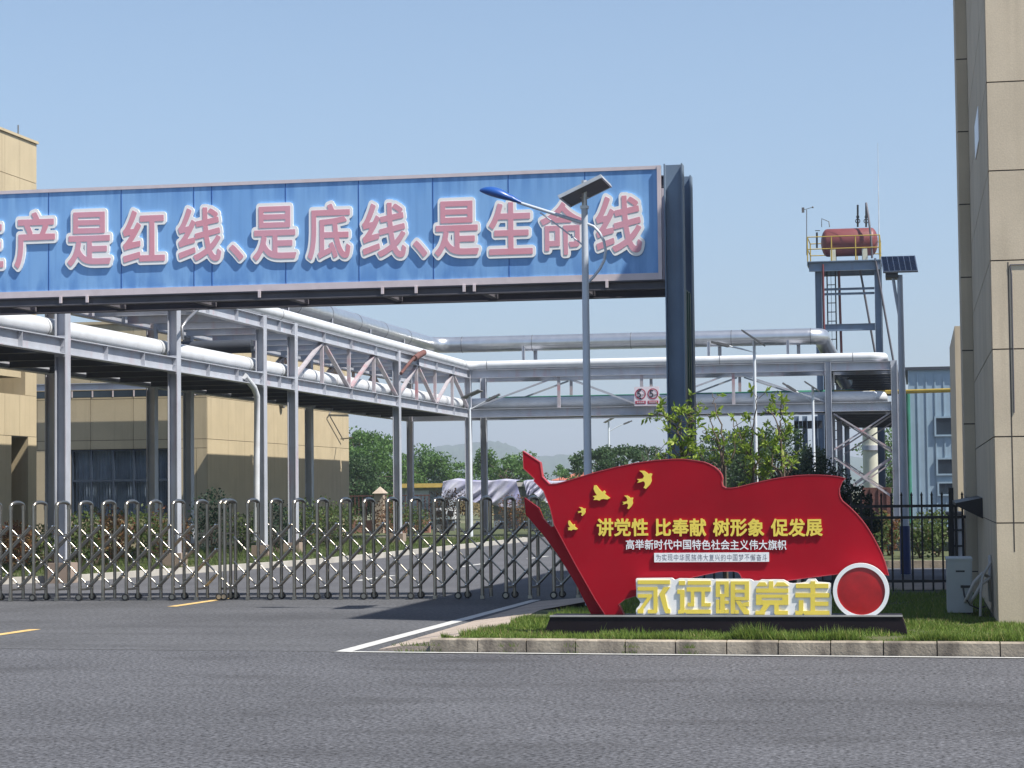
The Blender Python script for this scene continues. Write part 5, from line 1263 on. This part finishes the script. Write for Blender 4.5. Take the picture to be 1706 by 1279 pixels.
# far wood behind the cabins
rs = np.random.RandomState(3); wd = MB()
for px in range(560, 1330, 6):
    base = np.array(at(px+rs.uniform(-5, 5), 175+rs.uniform(-12, 30))); h = rs.uniform(2.0, 3.3)
    n = 130; d = rs.normal(size=(n, 3)); d /= np.linalg.norm(d, axis=1)[:, None]
    leaf_mesh(wd, base+[0, 0, h*.55]+d*(rs.uniform(.2, 1, n)**.4)[:, None]*[1.5, 1.5, h*.5], .36, rs)
wd.build('distant_wood', 'leaf_dark', label='low belt of distant woodland behind the cabins', cat='woodland', kind='stuff')
rs = np.random.RandomState(4); wd = MB()
for px in list(range(640, 1010, 7)):
    base = np.array(at(px+rs.uniform(-5, 5), 140+rs.uniform(-8, 8))); h = rs.uniform(1.2, 2.3)
    n = 110; d = rs.normal(size=(n, 3)); d /= np.linalg.norm(d, axis=1)[:, None]
    leaf_mesh(wd, base+[0, 0, h*.55]+d*(rs.uniform(.2, 1, n)**.4)[:, None]*[1.1, 1.1, h*.5], .28, rs)
wd.build('dry_scrub', 'leaf_dry', label='dry brownish scrub in front of the distant woodland', cat='scrub', kind='stuff')
# bare tree
def bare(px, Y, ytop, seed):
    rs = np.random.RandomState(seed); t = thing('bare_tree', at(px, Y), 'leafless thin tree just left of the gantry leg above the flag', 'tree'); m_ = MB(); H = PY(px, ytop, Y)[2]
    def br(p, d, L, r, dep):
        q = p+d*L; m_.tube([p, (p+q)/2+rs.normal(size=3)*L*.04, q], r, 5, r*.6)
        if dep: 
            for _ in range(2 if dep > 1 else 3):
                nd = d+rs.normal(size=3)*[.38, .2, .15]; nd[2] = abs(nd[2])+.25; nd /= np.linalg.norm(nd); br(p+d*L*rs.uniform(.6, 1), nd, L*rs.uniform(.6, .85), r*.55, dep-1)
    br(np.array(at(px, Y)), np.array([-.12, 0, .99]), H*.42, .045, 4); m_.build('trunk', 'bark_grey', t)
bare(1112, 60, 706, 5)

# young leafy trees just behind the flag
def young(px0, Y, limbs, label, seed, dens=1.0):
    rs = np.random.RandomState(seed); base = np.array(at(px0, Y, .12)); t = thing('young_tree', tuple(base), label, 'tree', 'young leafy trees behind the flag')
    dens *= .5
    bm = MB(); lm = MB(); Q = lambda x, y, dy=0: np.array(PY(x, y, Y+dy))
    for pts in limbs:
        dy = rs.uniform(-.35, .35); P_ = [base]+[Q(x, y, dy*(i+1)/len(pts)) for i, (x, y) in enumerate(pts)]
        fine = []
        for a, b in zip(P_[:-1], P_[1:]):
            for k in range(4): fine.append(a+(b-a)*k/4+rs.normal(size=3)*.012)
        fine.append(P_[-1]); bm.tube(fine, .014, 6, .004)
        # twigs and leaves
        cum = fine; n = len(cum)
        for i in range(int(n*.34), n):
            for _ in range(int(3*dens)+1):
                if rs.rand() < .58: continue
                p = cum[i]+rs.normal(size=3)*.01; d = rs.normal(size=3)*[1, 1, .5]+[0, 0, .55]; d /= np.linalg.norm(d); L = rs.uniform(.07, .24); q_ = p+d*L
                bm.tube([p, q_], .004, 4, .002)
                for __ in range(rs.randint(6, 15)):
                    f = rs.uniform(.55, 1.1); c = p+d*L*f
                    ld_ = d*rs.uniform(.1, .8)+rs.normal(size=3)*.6; ld_ /= np.linalg.norm(ld_); sd_ = np.cross(ld_, rs.normal(size=3)); sd_ /= np.linalg.norm(sd_)
                    l_ = rs.uniform(.045, .09); w_ = l_*rs.uniform(.15, .22); up_ = np.cross(ld_, sd_)*w_*.35
                    v0 = c; lm.add([v0, v0+ld_*l_*.35+sd_*w_+up_, v0+ld_*l_*.72+sd_*w_*.75+up_, v0+ld_*l_, v0+ld_*l_*.72-sd_*w_*.75+up_, v0+ld_*l_*.35-sd_*w_+up_, v0+ld_*l_*.5], [(0, 6, 2, 1), (6, 3, 2), (0, 5, 4, 6), (6, 4, 3)])
    bm.build('trunk', 'bark', t); lm.build('crown', 'leaf_young', t)
young(1142, 24.3, [[(1138, 760), (1126, 712), (1114, 696), (1092, 684)], [(1140, 760), (1132, 715), (1128, 692)], [(1144, 770), (1148, 730), (1152, 695), (1140, 683)], [(1142, 800), (1120, 775), (1100, 752)], [(1150, 790), (1168, 765), (1160, 745)], [(1146, 790), (1130, 760), (1118, 748)]], 'young bright-leaved tree in front of the gantry leg', 3, 1.8)
young(1208, 24.5, [[(1206, 780), (1203, 720), (1190, 675), (1187, 655)], [(1204, 760), (1190, 715), (1178, 690)], [(1206, 770), (1196, 740), (1170, 720)], [(1210, 780), (1225, 740), (1222, 700)], [(1206, 790), (1190, 770), (1178, 765)]], 'tall thin young tree just right of the gantry leg, reaching the lower pipe', 4, .62)
young(1258, 24.9, [[(1254, 790), (1250, 730), (1258, 685), (1262, 660)], [(1258, 780), (1240, 740), (1226, 700)], [(1256, 790), (1268, 750), (1278, 720)], [(1250, 800), (1238, 780), (1226, 765)], [(1262, 800), (1280, 790), (1290, 770)], [(1256, 800), (1248, 760), (1240, 735)]], 'bushy bright young tree third from the left above the dip in the flag', 5, 1.0)
young(1306, 24.6, [[(1304, 770), (1300, 720), (1285, 690), (1272, 680)], [(1302, 760), (1300, 715), (1302, 690), (1300, 675)], [(1306, 780), (1315, 765), (1326, 760)], [(1300, 790), (1284, 770), (1290, 740)], [(1310, 790), (1320, 775)]], 'sparse young tree with forked top, rightmost of the four saplings', 6, .8)

# shrubs in the planted yard verge
sh = [(20, 41, 1.0, .55, 'leaf_red'), (52, 42.5, .95, .6, 'leaf_shrub'), (132, 43, 1.15, .6, 'leaf_shrub'), (160, 46, 1.25, .6, 'leaf_shrub'), (185, 45, 1.3, .6, 'leaf_red'), (215, 46.5, 1.2, .7, 'leaf_shrub'), (250, 46.5, 1.25, .65, 'leaf_shrub'),
      (278, 48, 1.2, .6, 'leaf_red'), (352, 50, 1.6, .65, 'leaf_conifer'), (400, 54, 1.2, .7, 'leaf_shrub'), (462, 55, 1.35, .7, 'leaf_conifer'), (505, 58, 1.3, .8, 'leaf_shrub'), (545, 60, 1.4, .8, 'leaf_shrub'), (572, 62, 1.2, .7, 'leaf_shrub'),
      (650, 70, 1.3, .7, 'leaf_red'), (682, 66, 1.2, .7, 'leaf_shrub'), (745, 78, 1.7, 1.0, 'leaf_red'), (860, 80, 1.4, 1.0, 'leaf_red'), (905, 82, 1.3, 1.0, 'leaf_shrub'), (1448, 46, 1.05, .5, 'leaf_shrub'), (1532, 47, 1.0, .6, 'leaf_shrub'), (1560, 48, 1.1, .6, 'leaf_shrub'), (1480, 49, 1.0, .5, 'leaf_red')]
where = ['leftmost, at the photo edge', 'left of the second gate hoop', 'behind the first rack column footing', 'under the curtained window, left part', 'under the curtained window, left of centre', 'under the curtained window, centre', 'under the curtained window, right part', 'just left of the second rack column', 'tall, behind the joint of the two gates', 'left of the fourth rack column', 'between the paired rack columns', 'right of the paired rack columns', 'below the far corner of the tan block', 'at the end of the tan block wall',
         'right of the stone pier', 'beside the fifth rack column', 'below the outdoor units', 'below the corner lamp, to its right', 'left of the flag pole finial', 'behind the fence beside the flag edge', 'behind the fence below the metal workshop', 'behind the fence below the workshop windows', 'behind the fence left of the blue-wrapped pole']
col = {'leaf_red': 'reddish bushy shrub', 'leaf_shrub': 'green bushy shrub', 'leaf_conifer': 'dark dense shrub'}
for i, ((px, Y, h, r_, lf), wh) in enumerate(zip(sh, where)):
    shrub(at(px, Y, .08), h, r_, col[lf]+' '+wh, 40+i, lf, group='shrubs planted in the yard', n=1100, lsize=.085)
for px, Y in ((143, 50), (562, 64), (318, 49)):
    pass

# grass on the near verge
rs = np.random.RandomState(9); N = 52000
def grass(n, xr, yfun, z, h0, name, label, msk=None, m='grass_blade', bare=-9):
    x = rs.uniform(xr[0], xr[1], n); u = rs.rand(n); y = np.array([yfun(a, b) for a, b in zip(x, u)])
    ok = ~np.isnan(y); x, y = x[ok], y[ok]
    if msk: k = msk(x, y); x, y = x[k], y[k]
    k = np.sin(x*2.3+1.7*np.sin(y*1.9))+np.sin(y*3.7+x*1.3)*.7+rs.normal(size=len(x))*.35 > bare; x, y = x[k], y[k]
    n = len(x); h = h0*rs.uniform(.35, 1.3, n)*(1+.45*np.sin(x*3.1+y*1.3)*np.sin(y*2.3)+.45*np.sin(x*7.7+2*np.sin(y*3))); a = rs.uniform(0, 2*math.pi, n); w_ = .0045+.003*rs.rand(n); lean = rs.normal(size=(n, 2))*.35*h[:, None]
    V = np.zeros((n, 3, 3)); V[:, 0] = np.stack([x-w_*np.cos(a), y-w_*np.sin(a), np.full(n, z)], 1); V[:, 1] = np.stack([x+w_*np.cos(a), y+w_*np.sin(a), np.full(n, z)], 1)
    V[:, 2] = np.stack([x+lean[:, 0], y+lean[:, 1], z+h], 1)
    mb = MB(); mb.v = V.reshape(-1, 3).tolist(); mb.f = [(3*i, 3*i+1, 3*i+2) for i in range(n)]; mb.sm = [False]*n
    mb.build(name, m, label=label, cat='grass', kind='stuff')
gx = [p[0] for p in gpts[1:8]]; gy = [p[1] for p in gpts[1:8]]
def inside(x, y):
    edge = np.interp(y, gy, gx); return (x > edge+.02+.06*np.sin(y*9)) & (y > ksl*(x-kA[0])+kA[1]+.145)
grass(95000, (-4.8, 3.2), lambda a, b: 21.2+b*3.9, .118, .045, 'grass', 'short green grass on the verge around the black plinth', inside, bare=-.95)
grass(9000, (-4.8, 3.2), lambda a, b: 21.2+b*3.9, .118, .05, 'dry_grass', 'straw-coloured dead blades scattered in the verge grass', inside, m='leaf_dry', bare=.3)
grass(26000, (-4.4, .8), lambda a, b: 25.0+b*5.9, .118, .055, 'grass', 'shaded grass between the flag and the black fence', inside)
grass(14000, (-4.75, 3.2), lambda a, b: kY(a)+.15+b*.05, .118, .10, 'grass', 'long unkempt grass fringe spilling along the kerb', None, bare=-.2)
def ge(a, b): return 36.8+b*34
vx = [p[0] for p in ve[1:10]]; vy_ = [p[1] for p in ve[1:10]]
grass(60000, (-20, -12.6), ge, .10, .09, 'grass', 'sunlit grass in the planted yard verge below the shrubs', lambda x, y: x < np.interp(y, vy_, vx)-.1, m='grass_yard', bare=-.6)
# weeds in the kerb joints
wdm = MB()
for px, n in ((1057, 26), (1155, 34), (850, 18), (700, 60), (690, 50), (958, 14)):
    p = G(px, 1084, .02)
    for _ in range(n):
        a = rs.uniform(0, 6.28); q_ = np.array([p[0]+rs.normal()*.04*(3 if px < 710 else 1), kY(p[0])-.01-abs(rs.normal())*.015, .005 if rs.rand() < .5 else .07]); d = np.array([math.cos(a)*.03, -abs(math.sin(a))*.03, rs.uniform(.02, .06)])
        wdm.add([q_-[.004, 0, 0], q_+[.004, 0, 0], q_+d], [(0, 1, 2)])
wdm.build('weeds', 'grass_blade', label='tufts of weeds in the joints and broken end of the kerb', cat='weeds', kind='stuff')
# ------------------------------------------------------------------ AIR
hm = bpy.data.materials.new('air'); hm.use_nodes = True; n = hm.node_tree.nodes; n.remove(n['Principled BSDF'])
pv_ = n.new('ShaderNodeVolumePrincipled'); pv_.inputs['Color'].default_value = (.80, .88, 1.0, 1); pv_.inputs['Density'].default_value = .00042
pv_.inputs['Anisotropy'].default_value = .2
hm.node_tree.links.new(pv_.outputs[0], n['Material Output'].inputs['Volume']); MATS['air'] = hm
hz_ = MB().box(-2300, 2300, -60, 3400, -1, 100).build('haze', 'air', kind='stuff', label='thin pale haze filling the air over the yard and hills', cat='haze')
